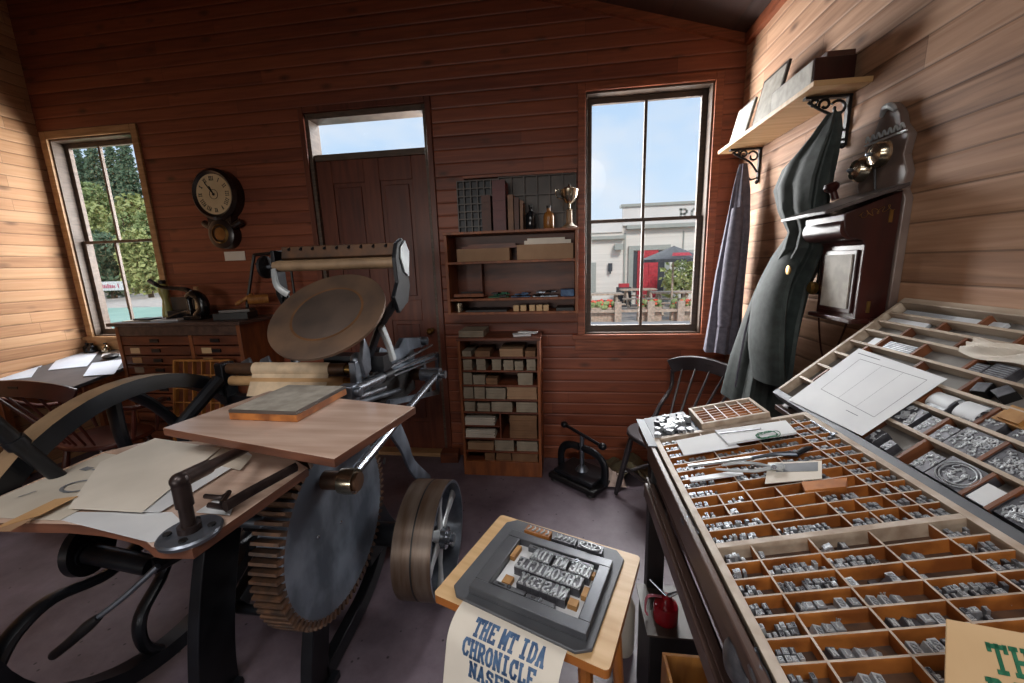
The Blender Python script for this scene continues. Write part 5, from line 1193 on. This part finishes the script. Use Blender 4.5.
# ================================================================== FLOOR THINGS between table and rack
bxz=.38
cA=[at(x,y,'Z',bxz) for x,y in ((640,606),(686,588),(700,612),(658,643))]
cc=(cA[0]+cA[1]+cA[2]+cA[3])/4
t=T('metal_crate','dark metal box with open flaps under the red oil can','crate',(cc.x,cc.y,0))
mb=MB(); mb.bx(cc.x-.085,cc.x+.075,cc.y-.09,cc.y+.09,0,bxz); t.part('box',mb,'iron_matte',bevel=.003); t.part('lid',MB().bx(cc.x-.095,cc.x+.085,cc.y-.1,cc.y+.1,bxz,bxz+.006),'frame_dark')
oc_=at(666,622,'Z',bxz+.006); oc_=V((oc_.x,oc_.y+.01,bxz+.006))
t=T('oil_can','bright red round oil can with spout on the metal box','oil can',tuple(oc_))
t.part('body',MB().lathe([(.034,0),(.037,.004),(.037,.05),(.034,.058),(.03,.06),(.018,.075),(.015,.085),(.01,.088)],oc_,(0,0,1),28),'red_paint',label='red body')
t.part('spout',MB().tube([oc_+V((.0,0,.08)),oc_+V((.03,.0,.10)),oc_+V((.06,.0,.11))],[.008,.005,.0035],8),'steel')
t.part('pump_lever',MB().tube([oc_+V((0,0,.085)),oc_+V((-.03,.02,.105)),oc_+V((-.045,.03,.115))],.003,6),'steel')
t.part('handle',MB().tube([oc_+V((-.005,-.0,.082)),oc_+V((-.055,-.0,.08)),oc_+V((-.062,0,.03)),oc_+V((-.054,0,.012))],.0055,8,ry=.003),'pink_plastic')
bC=at(690,668,'Z',.2)
t=T('wooden_box','small open orange wooden box in front of the red oil can beside the rack','box',(bC.x,bC.y,0))
x0,x1,y0,y1,zt=.2,.40,.80,.99,.40
t.e.location=((x0+x1)/2,(y0+y1)/2,0)
mb=MB()
x0,x1=.225,.262+.0
x0,x1,y0,y1,zt=.245,.40,.72,.895,.50
mb.bx(x0,x1,y0,y0+.008,.38,zt); mb.bx(x0,x1,y1-.008,y1,.38,zt); mb.bx(x0,x0+.008,y0+.008,y1-.008,.38,zt); mb.bx(x1-.008,x1,y0+.008,y1-.008,.38,zt); mb.bx(x0+.008,x1-.008,y0+.008,y1-.008,.38,.388)
t.e.location=((x0+x1)/2,(y0+y1)/2,0); t.loc=V(t.e.location)
t.part('box',mb,'oak',bevel=.001)
t.part('stand',MB().bx(x0+.01,x1-.01,y0+.01,y1-.01,0,.38),'cab_dark')
solo('white_card',MB().box((x0+.06,(y0+y1)/2+.02,.40),(.05,.07,.02),.3),'paper_white','white cards lying in the small open wooden box','card')
solo('white_jug',MB().lathe([(.04,0),(.045,.02),(.045,.2),(.03,.24),(.02,.26)],(.215,1.34,.0),(0,0,1)),'paper_buff','off-white plastic jug on the floor behind the metal box','jug')

# ================================================================== RIGHT WALL THINGS
t=T('bracket_shelf','pale wooden shelf on ornate black iron brackets high on the right wall','shelf',(1.02,2.2,2.115))
t.part('shelf_board',MB().bx(.92,XR,1.757,2.705,2.118,2.138),'plywood_light',bevel=.002)
for yy in (1.87,2.60):
    mb=MB(); mb.bx(XR-.012,XR,yy-.010,yy+.010,1.93,2.118); mb.bx(.95,XR,yy-.012,yy+.012,2.108,2.118)
    def sp(cx_,cz2,r,a0,a1,n=16): mb.tube([(cx_+r*(1-.55*i/n)*cos(a0+(a1-a0)*i/n),yy,cz2+r*(1-.55*i/n)*sin(a0+(a1-a0)*i/n)) for i in range(n+1)],.0055,6,smooth=0)
    sp(1.078,2.072,.030,2.6,-3.5); sp(1.028,2.088,.022,3.6,-2.6); sp(.988,2.094,.015,0.2,6.4); mb.tube([(.965,yy,2.1),(1.01,yy,2.072),(1.065,yy,2.04),(1.105,yy,1.985)],.0055,6); mb.sph((1.108,yy,1.93),.011)
    mb.tube([(1.11,yy,1.955),(1.075,yy,1.945),(1.055,yy,1.965)],.0055,6)
    t.part('bracket',mb,'black')
# things on the shelf
z=2.139
def leanb(y0,y1,h,lean,label,m1,m2,x=.955):
    t=T('framed_print',label,'picture',(x,(y0+y1)/2,z),(0,0,0)); t.e.rotation_euler=(0,lean,0); t.rot=(1,0,0); w=(y1-y0)
    t.part('frame',MB().bx(-.0,.012,-w/2,w/2,0,h),m1,local=True,bevel=.001); t.part('print',MB().bx(-.001,0,-w/2+.014,w/2-.014,.014,h-.014),m2,local=True)
leanb(2.44,2.65,.20,RAD(14),'small pale framed print leaning at the far end of the wall shelf','print_grey','paper_white')
leanb(2.18,2.42,.26,RAD(12),'taller dark framed print leaning in the middle of the wall shelf','frame_dark','print_grey',.975)
t=T('storage_box','dark wooden box with pale printed front at the near end of the wall shelf','box',(1.03,1.98,z))
t.part('box',MB().bx(.955,1.10,1.83,2.16,z,z+.105),'phone_wood',bevel=.002); t.part('front_label',MB().bx(.952,.955,1.84,2.15,z+.004,z+.10),'print_grey')
solo('book',MB().bx(1.0,1.10,1.84,2.1,z+.106,z+.128),'book_brown','brown book lying flat on top of the storage box','book',bevel=.002)
# coats
def coat(label,secs,m_,extra=None,folds=7,amp=.012,name='coat',seed=0,cat='coat'):
    t=T(name,label,cat,tuple(secs[0][0])); mb=MB(); n=56; K=6; rows=[]
    for i in range(len(secs)-1):
        for k in range(K):
            f=k/K; a,b_=secs[i],secs[i+1]; rows.append((V(a[0]).lerp(V(b_[0]),f),a[1]*(1-f)+b_[1]*f,a[2]*(1-f)+b_[2]*f,(i+f)/(len(secs)-1)))
    rows.append((V(secs[-1][0]),secs[-1][1],secs[-1][2],1))
    vs=[];fs=[]
    for c,rx_,ry_,f in rows:
        for k in range(n):
            a=2*pi*k/n; g=1+amp/max(rx_,.03)*(.3+f)*(sin(folds*a+seed+1.3*f)+.5*sin(folds*1.9*a+2+seed-2*f))
            vs.append(V((min(c.x+rx_*g*cos(a),XR-.004),c.y+ry_*g*sin(a),c.z+.006*sin(5*a)*f)))
    for i in range(len(rows)-1): fs += [(i*n+k,i*n+(k+1)%n,(i+1)*n+(k+1)%n,(i+1)*n+k) for k in range(n)]
    fs += [tuple(range(n))[::-1],tuple(range((len(rows)-1)*n,len(rows)*n))]
    mb.add(vs,fs); t.part('body',mb,m_)
    if extra: extra(t)
    return t
def ex1(t):
    t.part('sleeve',MB().tube([(.985,2.52,1.78),(.965,2.50,1.5),(.95,2.50,1.25),(.95,2.50,1.10)],[.03,.042,.04,.036],14,ry=.03),'coat_grey')
coat('long dark grey coat hanging from the far shelf bracket beside the window',[((1.02,2.58,2.03),.02,.02),((1.02,2.58,1.88),.045,.04),((1.01,2.58,1.66),.06,.075),((.995,2.59,1.4),.075,.09),((.985,2.59,1.15),.085,.10),((.975,2.59,.93),.095,.11)],'coat_grey',ex1,6,.010)
def ex2(t):
    t.part('sleeve',MB().tube([(.98,1.86,1.62),(.945,1.89,1.48),(.905,1.90,1.32),(.895,1.88,1.12),(.915,1.87,.95)],[.012,.034,.042,.045,.04],14,ry=.036),'coat_green')
    c=at(793,270,'X',.90); t.part('button',MB().lathe([(.018,0),(.018,.004),(.01,.006)],(.885,c.y,c.z),(-1,0,0),18),'brass')
    t.part('edge_piping',MB().tube([(.925,1.96,1.42),(.885,2.0,1.28),(.875,2.04,1.15),(.865,2.08,.85)],.005,6),'coat_grey')
coat('dark green-grey jacket hanging from the near shelf bracket beside the telephone',[((1.02,1.79,2.03),.02,.02),((1.01,1.82,1.96),.04,.07),((.995,1.88,1.88),.06,.14),((.995,1.915,1.80),.07,.155),((.995,1.89,1.70),.07,.12),((1.0,1.845,1.60),.06,.08),((.995,1.84,1.53),.07,.085),((.99,1.97,1.38),.08,.13),((.98,2.03,1.2),.09,.165),((.975,2.09,.98),.10,.21),((.97,2.13,.76),.105,.24)],'coat_green',ex2,6,.012,'jacket',2,'coat')
# telephone
t=T('antique_telephone','antique dark wooden wall telephone with two bells mounted on the right wall','telephone',(1.05,1.61,1.26))
PY0,PY1=1.50,1.735; pm=(PY0+PY1)/2
def yo(z): return 0
out=[(-.118,0),(-.118,.42),(-.10,.45),(-.11,.50),(-.085,.56),(-.095,.62),(-.06,.66),(-.045,.70),(-.02,.73),(0,.745),(.02,.73),(.045,.70),(.06,.66),(.095,.62),(.085,.56),(.11,.50),(.10,.45),(.118,.42),(.118,0)]
t.part('backboard',MB().prism(out,(XR-.028,pm,1.255),(0,1,0),(0,0,1),(.027,0,0)),'phone_back_lit',bevel=.003)
body=[(1.092,1.275),(1.0,1.275),(1.0,1.53),(.99,1.545),(.95,1.555),(.93,1.58),(.925,1.635),(1.092,1.70)]
t.part('battery_box',MB().prism(body,(0,PY0+.008,0),(1,0,0),(0,0,1),(0,PY1-PY0-.016,0)),'phone_wood',bevel=.003)
dr=t.part('front_door',MB().bx(.993,1.0,PY0+.03,PY1-.03,1.295,1.515),'phone_wood',bevel=.002); t.part('door_panel',MB().bx(.989,.993,PY0+.045,PY1-.045,1.31,1.50),'print_grey',dr)  # pale panel colour imitates window light on the dark wood door
t.part('base_moulding',MB().bx(.975,1.092,PY0-.004,PY1+.004,1.262,1.280),'phone_wood',bevel=.004)
t.part('roll_front',MB().cyl((.958,PY0+.01,1.588),(.958,PY1-.01,1.588),.040,n=24),'phone_wood')
lid=[(.85,1.632),(.85,1.645),(1.09,1.722),(1.09,1.708)]
t.part('writing_shelf',MB().prism(lid,(0,PY0-.02,0),(1,0,0),(0,0,1),(0,PY1-PY0+.04,0)),'phone_lid',bevel=.003)
bell_y=(pm+.045,pm-.045)
for yy,zz in ((pm+.058,1.80),(pm-.028,1.832)):
    b0=t.part('bell',MB().lathe([(.008,0),(.008,.02),(.044,.022),(.042,.035),(.033,.05),(.015,.058),(.004,.06)],(XR-.028,yy,zz),(-1,0,0),28),'nickel'); t.part('bell_nut',MB().lathe([(.007,.058),(.007,.068),(.003,.074)],(XR-.028,yy,zz),(-1,0,0),10),'steel_dull',b0)
t.part('bell_striker',MB().cyl((XR-.03,pm+.01,1.70),(XR-.045,pm+.012,1.82),.004,n=8).sph((XR-.047,pm+.012,1.825),.008),'iron')
mb=MB()
for k in range(7): yy=pm-.075+.025*k; mb.tube([(XR-.034,yy-.009,1.895),(XR-.036,yy,1.912),(XR-.034,yy+.009,1.895)],.0035,6)
mb.bx(XR-.034,XR-.028,pm-.09,pm+.09,1.883,1.889); t.part('carved_crest',mb,'silver_paint')
t.part('crest_ornament',MB().tube([(XR-.03,pm-.03,1.965),(XR-.035,pm-.012,1.985),(XR-.035,pm+.012,1.985),(XR-.03,pm+.03,1.965)],[.006,.011,.011,.006],8),'silver_paint')
c=at(833,192,'X',1.0); t.part('mouthpiece',MB().lathe([(.012,-.03),(.012,.0),(.022,.01),(.026,.022),(.018,.034),(.008,.036)],(c.x,c.y,c.z),(-.4,0,1)),'phone_wood')
c=(.97,PY1,1.43); kq=at(812,288,'X',.985); t.part('receiver_knob',MB().lathe([(.012,.05),(.014,.02),(.024,.01),(.026,-.005),(.016,-.012)],(kq.x,kq.y,kq.z),(1,0,0),20),'brass')
t.part('receiver',MB().lathe([(.03,0),(.034,.008),(.02,.03),(.014,.06),(.016,.12),(.02,.16)],(1.03,PY1+.035,1.345),(0,0,1)),'black_gloss'); t.part('receiver_hook',MB().tube([(1.03,PY1-.01,1.47),(1.03,PY1+.03,1.475),(1.01,PY1+.05,1.49)],.005,6),'brass')
t.part('generator_crank',MB().cyl((1.0,PY0+.008,1.40),(1.0,PY0-.022,1.40),.008,n=10).bx(.955,1.006,PY0-.026,PY0-.020,1.393,1.407).cyl((.958,PY0-.023,1.40),(.958,PY0-.06,1.40),.009,n=12),'steel_dull') if False else None
t.part('cord',MB().tube([(1.03,PY1+.035,1.345),(1.03,PY1+.02,1.24),(1.04,PY1+.0,1.12),(1.06,PY1-.0,1.08),(1.08,PY1-.02,1.12),(1.10,PY1-.04,1.25)],.0035,6),'phone_wood')
t.part('hinge',MB().bx(1.03,1.04,PY0+.005,PY0+.008,1.30,1.34).bx(1.06,1.07,PY0+.005,PY0+.008,1.60,1.64),'brass')
mb=MB(); rr=random.Random(2); pts=[]
for i in range(60): a=i/60; pts.append((.97+.10*a+.006*sin(40*a),PY0+.007,1.625+.025*a+.010*sin(31*a)))
mb.tube(pts,.0009,4,smooth=0); t.part('gilt_script',mb,'brass')
# ================================================================== OUTDOORS
GZ=-.35
o=struct('ground_outside',MB().bx(-160,120,-60,190,GZ-.1,GZ),'gravel'); props(o)
solo('road_strip',MB().bx(-14,40,7.5,12.5,GZ,GZ+.012),'road','grey road strip seen through the big window','road',kind='structure')
# building across
B=18.
t=T('white_building','long white weatherboard building with red door across the road','building',(4,B,GZ))
t.part('wall',MB().bx(-2,14,B,B+6,GZ,3.0),'render_white')
t.part('parapet',MB().bx(2.45,14,B-.12,B+.2,3.0,3.75),'parapet',label='raised grey-white parapet'); t.part('parapet',MB().bx(-2,2.45,B-.08,B+.2,2.75,3.3),'parapet')
t.part('cornice',MB().bx(2.6,14,B-.28,B,2.84,3.0),'ext_trim'); t.part('cornice',MB().bx(-2,2.5,B-.22,B,2.46,2.6),'ext_trim')
t.part('corner_board',MB().bx(2.52,2.6,B-.05,B,GZ,2.7),'ext_trim'); t.part('coping',MB().bx(2.35,14,B-.2,B+.3,3.75,3.86),'ext_trim')
a0=at(633,300,'Y',B); 
t.part('door_surround',MB().bx(2.72,2.92,B-.12,B,GZ,1.95).bx(4.22,4.44,B-.12,B,GZ,1.95).bx(2.72,4.44,B-.12,B,1.95,2.15),'ext_trim')
dd=t.part('entrance_door',MB().bx(3.1,3.95,B-.1,B-.02,GZ,1.95),'ext_red'); t.part('door_panel',MB().bx(3.18,3.46,B-.13,B-.1,-.1,.7).bx(3.58,3.86,B-.13,B-.1,-.1,.7).bx(3.18,3.46,B-.13,B-.1,.9,1.8).bx(3.58,3.86,B-.13,B-.1,.9,1.8),'ext_red',dd)
t.part('side_light',MB().bx(2.92,3.1,B-.06,B-.02,.2,1.9).bx(3.95,4.22,B-.06,B-.02,.2,1.9),'canvas_dark')
t.part('window',MB().bx(5.2,6.2,B-.08,B,.2,1.9).bx(.2,1.35,B-.08,B,.2,1.5),'ext_trim')
t.part('wall_lamp',MB().cyl((1.95,B-.15,1.1),(1.95,B-.15,1.45),.09,n=8).cyl((1.95,B-.15,1.0),(1.95,B-.15,1.1),.03,n=6),'canvas_dark')
t.part('floodlight',MB().bx(2.1,2.45,B-.4,B-.1,2.0,2.25),'ext_trim')
t.part('downpipe',MB().bx(4.95,4.99,B-.05,B,1.6,2.7),'ext_trim')
mb=MB(); q=at(682,214,'Y',B-.12); text(mb,'RO',lambda a,b_,c:(q.x-.12+a,B-.122-c,3.17+b_),0,0,.36,.40,.085,.01,gap=.25); t.part('lettering',mb,'ext_trim')
# umbrella
u=at(666,240,'Y',14.6); ap=at(666,245,'Y',14.0)
t=T('patio_umbrella','dark patio umbrella with red band in front of the red door','umbrella',(ap.x,13,GZ))
R_=.98; ez=at(668,259,'Y',13.).z; az=at(668,246,'Y',13.).z; mb=MB(); n=8
vs=[(ap.x,13,az)]+[(ap.x+R_*cos(2*pi*k/n),13+R_*sin(2*pi*k/n),ez) for k in range(n)]+[(ap.x+R_*cos(2*pi*k/n),13+R_*sin(2*pi*k/n),ez-.09) for k in range(n)]
mb.add(vs,[(0,1+k,1+(k+1)%n) for k in range(n)]+[(1+k,1+n+k,1+n+(k+1)%n,1+(k+1)%n) for k in range(n)]); t.part('canopy',mb,'canvas_dark'); t.part('pole',MB().cyl((ap.x,13,GZ),(ap.x,13,az),.03,n=8),'picnic')
t.part('printed_band',MB().add([(ap.x-.28,12.08,ez+.08),(ap.x+.28,12.08,ez+.08),(ap.x+.22,12.22,ez+.17),(ap.x-.22,12.22,ez+.17)],[(0,1,2,3)]),'ext_red')
def picnic(px,y,label,s=1.):
    c=at(px,285,'Y',y); x=c.x; t=T('picnic_table',label,'table',(x,y,GZ),group='picnic tables across the road')
    t.part('table_top',MB().bx(x-.9*s,x+.9*s,y-.35,y+.35,GZ+.72,GZ+.77),'picnic'); t.part('bench',MB().bx(x-.9*s,x+.9*s,y-.85,y-.6,GZ+.42,GZ+.46),'picnic'); t.part('bench',MB().bx(x-.9*s,x+.9*s,y+.6,y+.85,GZ+.42,GZ+.46),'picnic')
    for sx in (-1,1): t.part('leg',MB().cyl((x+sx*.6*s,y-.75,GZ),(x+sx*.6*s,y-.1,GZ+.72),.05,n=6).cyl((x+sx*.6*s,y+.75,GZ),(x+sx*.6*s,y+.1,GZ+.72),.05,n=6).bx(x+sx*.6*s-.04,x+sx*.6*s+.04,y-.8,y+.8,GZ+.36,GZ+.42),'picnic')
picnic(603,14.4,'picnic table at the left edge of the big window view',.75); picnic(638,16.35,'picnic table before the red door',.75); picnic(672,14.6,'picnic table at the right side of the window view',.75)
for k,(px,l) in enumerate(((603,'red flower box at the left of the outdoor tables'),(650,'red flower box in front of the red door'),(684,'red flower box at the right of the outdoor tables'))):
    c=at(px,288,'Y',12.8); t=T('flower_box',l,'planter',(c.x,12.8,GZ),group='flower boxes across the road'); t.part('planter',MB().bx(c.x-.36,c.x+.36,12.72,12.94,GZ,GZ+.44),'picnic')
    mb=MB(); rr=random.Random(k)
    for j in range(34): mb.sph((c.x+rr.uniform(-.34,.34),12.83+rr.uniform(-.1,.1),GZ+.45+rr.uniform(0,.2)),rr.uniform(.03,.06),6,4)
    t.part('blossom',mb,'flowers_red'); mb=MB()
    for j in range(40): mb.sph((c.x+rr.uniform(-.36,.36),12.83+rr.uniform(-.1,.1),GZ+.42+rr.uniform(0,.2)),rr.uniform(.04,.08),6,4)
    t.part('leaves',mb,'leaf_a')
for px,l in ((618,'left wooden bollard by the road'),(651,'middle wooden bollard by the road'),(681,'right wooden bollard by the road')):
    c=at(px,300,'Y',12.6); solo('bollard',MB().bx(c.x-.1,c.x+.1,12.5,12.7,GZ,GZ+.62),'picnic',l,'post',group='bollards by the road')
solo('timber_rail',MB().bx(-1,12,12.55,12.65,GZ+.3,GZ+.38),'picnic','low timber rail running between the bollards','rail')
c=at(623,288,'Y',17.3); t=T('barbecue_bin','dark barbecue with red top beside the building wall','barbecue',(c.x,16,GZ)); t.part('body',MB().bx(c.x-.28,c.x+.28,16.9,17.3,GZ,GZ+.8),'canvas_dark'); t.part('lid',MB().bx(c.x-.2,c.x+.2,16.95,17.25,GZ+.8,GZ+.95),'ext_red')
def blob(mb,c,r,n,rr,sc=(1,1,1),q=.16):
    for k in range(n):
        d_=V((rr.gauss(0,1),rr.gauss(0,1),rr.gauss(0,1))).normalized()*r*(rr.random()**.4)
        p=V(c)+V((d_.x*sc[0],d_.y*sc[1],d_.z*sc[2])); s=r*q*rr.uniform(.6,1.3); n_=V((rr.uniform(-1,1),rr.uniform(-1,1),rr.uniform(-1,1))).normalized(); u=n_.orthogonal().normalized(); v=n_.cross(u)
        for w_ in (0,1):
            uu,vv=(u,v) if w_==0 else (v,n_)
            mb.add([p+uu*s,p+vv*s*.6,p-uu*s,p-vv*s*.6],[(0,1,2,3)])
rr=random.Random(31)
c=at(683,278,'Y',16.5); t=T('garden_shrub','light green shrub beside the building door','shrub',(c.x,16.5,GZ)); mb=MB(); blob(mb,(c.x,16.5,GZ+1.1),.9,260,rr,(1,.6,1.1)); t.part('foliage',mb,'leaf_c'); t.part('stem',MB().cyl((c.x,16.5,GZ),(c.x,16.5,GZ+1.0),.05,n=6),'bark')
c=at(681,266,'Y',11.9); t=T('hanging_plant','small hanging plant under the umbrella edge','plant',(c.x,11.9,c.z)); mb=MB(); blob(mb,(c.x,11.9,c.z),.25,90,rr,(1,.6,.8)); t.part('foliage',mb,'leaf_a')
# left window: lake, far bank, trees, banner
solo('lake_water',MB().bx(-60,-6,9.,21,GZ,GZ+.02),'lake','pale green water beyond the left window','water',kind='structure')
solo('lake_bank',MB().bx(-60,-4,3.4,9.,GZ,GZ+.04),'lawn','grass bank just outside the left window','grass',kind='structure')
trees=[(92,56,23,3.8,'leaf_b','tall conifer behind the left pane of the left window',1),(122,56,24,3.8,'leaf_b','tallest conifer behind the window middle bar',1),(152,56,24,3.8,'leaf_b','conifer against the sky in the right pane',1),(182,56,18,4.4,'leaf_b','lower conifer at the right edge of the right pane',1),
(107,64,25,5,'leaf_b','far conifer filling the gap left of the middle bar',1),(139,64,25,5,'leaf_b','far conifer filling the gap right of the middle bar',1),
(80,46,15,4.8,'leaf_c','yellow-green tree at the far left of the left window',0),(118,46,14.5,4.8,'leaf_a','mid green tree behind the window middle bar',0),(156,46,13,4.8,'leaf_c','bright yellow-green tree in the right pane',0),
(62,38.5,11,3.8,'leaf_a','green tree beyond the left window casing',0),(99,38.5,10.5,3.8,'leaf_c','pale bushy tree above the white banner',0),(137,38.5,9.6,3.8,'leaf_a','green tree low in the right pane of the window',0),(174,38.5,9,3.8,'leaf_a','green tree hidden mostly behind the right casing',0),
(75,31,6.4,3.2,'leaf_a','low green tree at the left of the white banner',0),(113,31,5.8,3.2,'leaf_b','low grey-green tree right behind the white banner',0),(150,31,5.8,3.2,'leaf_c','low bush at the water edge behind the flask',0)]
for px,y,h,w,m_,l,kind in trees:
    c=at(px,290,'Y',y); rr=random.Random(int(px)); t=T('conifer_tree' if kind else 'leafy_tree',l,'tree',(c.x,y,GZ),group='trees beyond the water'); mb=MB()
    if kind:
        for k in range(20): f=k/20; blob(mb,(c.x+rr.uniform(-.2,.2),y,GZ+h*(.08+.92*f)),w*.52*(1-f)**.6+.35,230,rr,(1,1,.9),.2)
    else:
        for k in range(11):
            a=rr.uniform(0,2*pi); blob(mb,(c.x+w*.2*cos(a),y+w*.2*sin(a),GZ+h*rr.uniform(.22,.85)),w*.40,330,rr,(1,1,1.1),.17)
    t.part('foliage',mb,m_); t.part('trunk',MB().tube([(c.x,y,GZ),(c.x+.1,y,GZ+h*.5),(c.x,y,GZ+h*.85)],[.22,.15,.05],8),'bark')
c=at(112,287,'Y',20.); t=T('banner_sign','white banner with pink lettering on posts beyond the water','sign',(c.x,20,GZ))
z0=at(110,290.5,'Y',20).z; z1=at(110,281.5,'Y',20).z; x0=at(97,287,'Y',20).x; x1=at(123,287,'Y',20).x
t.part('banner',MB().bx(x0,x1,20,20.05,z0,z1),'sign_white'); 
for x in (x0+.05,x1-.05): t.part('post',MB().cyl((x,20.1,GZ),(x,20.1,z1),.05,n=6),'bark')
mb=MB(); rr=random.Random(1); x=x0+.25
while x<x1-.3: w=rr.uniform(.06,.12); mb.bx(x,x+w,19.98,20,(z0+z1)/2-.12,(z0+z1)/2+rr.uniform(.03,.14)); x+=w+rr.choice((.05,.05,.2))
t.part('lettering',mb,'pink_plastic')

# ================================================================== WORLD AND LIGHT
w=bpy.data.worlds.new('sky'); bpy.context.scene.world=w; w.use_nodes=True; nt=w.node_tree; L=nt.links; bg=nt.nodes['Background']
tc=N(nt,'ShaderNodeTexCoord'); sp_=N(nt,'ShaderNodeSeparateXYZ'); L.new(tc.outputs['Generated'],sp_.inputs[0])
gr_=N(nt,'ShaderNodeValToRGB'); L.new(sp_.outputs['Z'],gr_.inputs[0]); e=gr_.color_ramp.elements
e[0].position=0.; e[0].color=lin((218,232,244)); e[1].position=.6; e[1].color=lin((166,200,238)); k=e.new(.22); k.color=lin((196,220,244))
mp=N(nt,'ShaderNodeMapping'); mp.inputs['Scale'].default_value=(2.2,2.2,5); L.new(tc.outputs['Generated'],mp.inputs['Vector'])
nz=N(nt,'ShaderNodeTexNoise'); nz.inputs['Scale'].default_value=1.5; nz.inputs['Detail'].default_value=7; L.new(mp.outputs[0],nz.inputs['Vector'])
cr_=N(nt,'ShaderNodeValToRGB'); cr_.color_ramp.elements[0].position=.42; cr_.color_ramp.elements[1].position=.66; L.new(nz.outputs['Fac'],cr_.inputs[0])
mx=N(nt,'ShaderNodeMix',data_type='RGBA'); L.new(cr_.outputs[0],mx.inputs['Factor']); L.new(gr_.outputs[0],mx.inputs[6]); mx.inputs[7].default_value=lin((226,232,240))
L.new(mx.outputs[2],bg.inputs[0]); bg.inputs[1].default_value=1.05
def sun(name,dirv,strength,angle,col):
    l=bpy.data.lights.new(name,'SUN'); l.energy=strength; l.angle=RAD(angle); l.color=col; o=bpy.data.objects.new(name,l); C.objects.link(o)
    o.rotation_euler=V(dirv).to_track_quat('-Z','Y').to_euler(); o.location=(0,8,6); return o
sun('daylight_from_street',(0,-1,-.32),5.0,50,(1,.98,.95))  # added soft sun standing in for sky light through the windows
def lamp(name,loc,aim,sx,sy,e,col=(1,.975,.94)):
    l=bpy.data.lights.new(name,'AREA'); l.shape='RECTANGLE'; l.size=sx; l.size_y=sy; l.energy=e; l.color=col
    o=bpy.data.objects.new(name,l); C.objects.link(o); o.location=loc; o.rotation_euler=V(aim).to_track_quat('-Z','Y').to_euler()
lamp('fill_right_wall',(-.55,3.8,1.8),(.72,-1,.0),1.1,1.5,230)  # added area lamp hidden beside the big window, brightens the right wall
lamp('fill_press',(2.2,4.1,1.9),(-.8,-1,-.12),1.2,1.5,250)  # hidden lamp outside the big window, added to light the press
lamp('fill_big_window',(.5,4.1,3.75),(.05,-1,-.8),1.6,1.2,270)  # unseen lamp added above the big window to brighten the tops inside
lamp('fill_left_wall',(-2.75,3.8,1.8),(-.7,-1,.0),1.1,1.5,84)  # unseen lamp added beside the left window for the left wall
lamp('fill_left_window',(-3.6,4.1,3.75),(.35,-1,-.8),1.6,1.2,220)  # lamp added above the left window, out of view, as downward fill
for nm,lx,en in (('foreground_fill_spot',.25,85),('foreground_fill_spot',-1.1,75)):  # unseen spots added behind the camera to fill the foreground
    l=bpy.data.lights.new(nm,'SPOT'); l.energy=en; l.spot_size=RAD(104); l.spot_blend=1.; l.shadow_soft_size=.38; l.color=(1,.965,.93)
    o=bpy.data.objects.new(nm,l); C.objects.link(o); o.location=(lx,-.55,2.75); o.rotation_euler=V((.0,1.3,-1.9)).to_track_quat('-Z','Y').to_euler()
l=bpy.data.lights.new('rear_fill','AREA'); l.shape='RECTANGLE'; l.size=4.0; l.size_y=1.1; l.energy=135; l.color=(1,.95,.88)  # lamp added outside the rear opening as soft room fill
o=bpy.data.objects.new('rear_fill',l); C.objects.link(o); o.location=(-2.4,-6.4,1.45); o.rotation_euler=V((-.03,1,-.02)).to_track_quat('-Z','Y').to_euler()
sun('daylight_on_facades',(-.25,.75,-.6),2.3,12,(1,.96,.9))
def portal(loc,rot,sx,sy):
    l=bpy.data.lights.new('portal','AREA'); l.shape='RECTANGLE'; l.size=sx; l.size_y=sy; l.cycles.is_portal=True; o=bpy.data.objects.new('portal',l); C.objects.link(o); o.location=loc; o.rotation_euler=rot
portal((.54,D+.16,1.79),(RAD(-90),0,0),.82,1.64); portal((-3.7,D+.16,1.8),(RAD(-90),0,0),.8,1.64); portal((-1.41,D+.16,2.46),(RAD(-90),0,0),.88,.26)
portal((-2.2,YB-.16,1.375),(RAD(90),0,0),1.4,1.15); portal((-.6,YB-.16,1.375),(RAD(90),0,0),1.4,1.15)
# ================================================================== CAMERA
cam=bpy.data.cameras.new('camera'); cam.sensor_fit='HORIZONTAL'; cam.sensor_width=36; cam.lens=FPX/1024*36; cam.clip_start=.02; cam.clip_end=400
o=bpy.data.objects.new('camera',cam); C.objects.link(o)
o.matrix_world=Matrix(((RX.x,UY.x,-FZ.x,EYE.x),(RX.y,UY.y,-FZ.y,EYE.y),(RX.z,UY.z,-FZ.z,EYE.z),(0,0,0,1)))
sc=bpy.context.scene; sc.camera=o
sc.view_settings.view_transform='Standard'; sc.view_settings.look='None'; sc.view_settings.gamma=1; sc.view_settings.use_curve_mapping=False; sc.view_settings.exposure=0.12
cy=sc.cycles; cy.use_denoising=True; cy.max_bounces=8; cy.diffuse_bounces=5; cy.glossy_bounces=4; cy.transparent_max_bounces=12; cy.sample_clamp_indirect=6; cy.caustics_reflective=False; cy.caustics_refractive=False
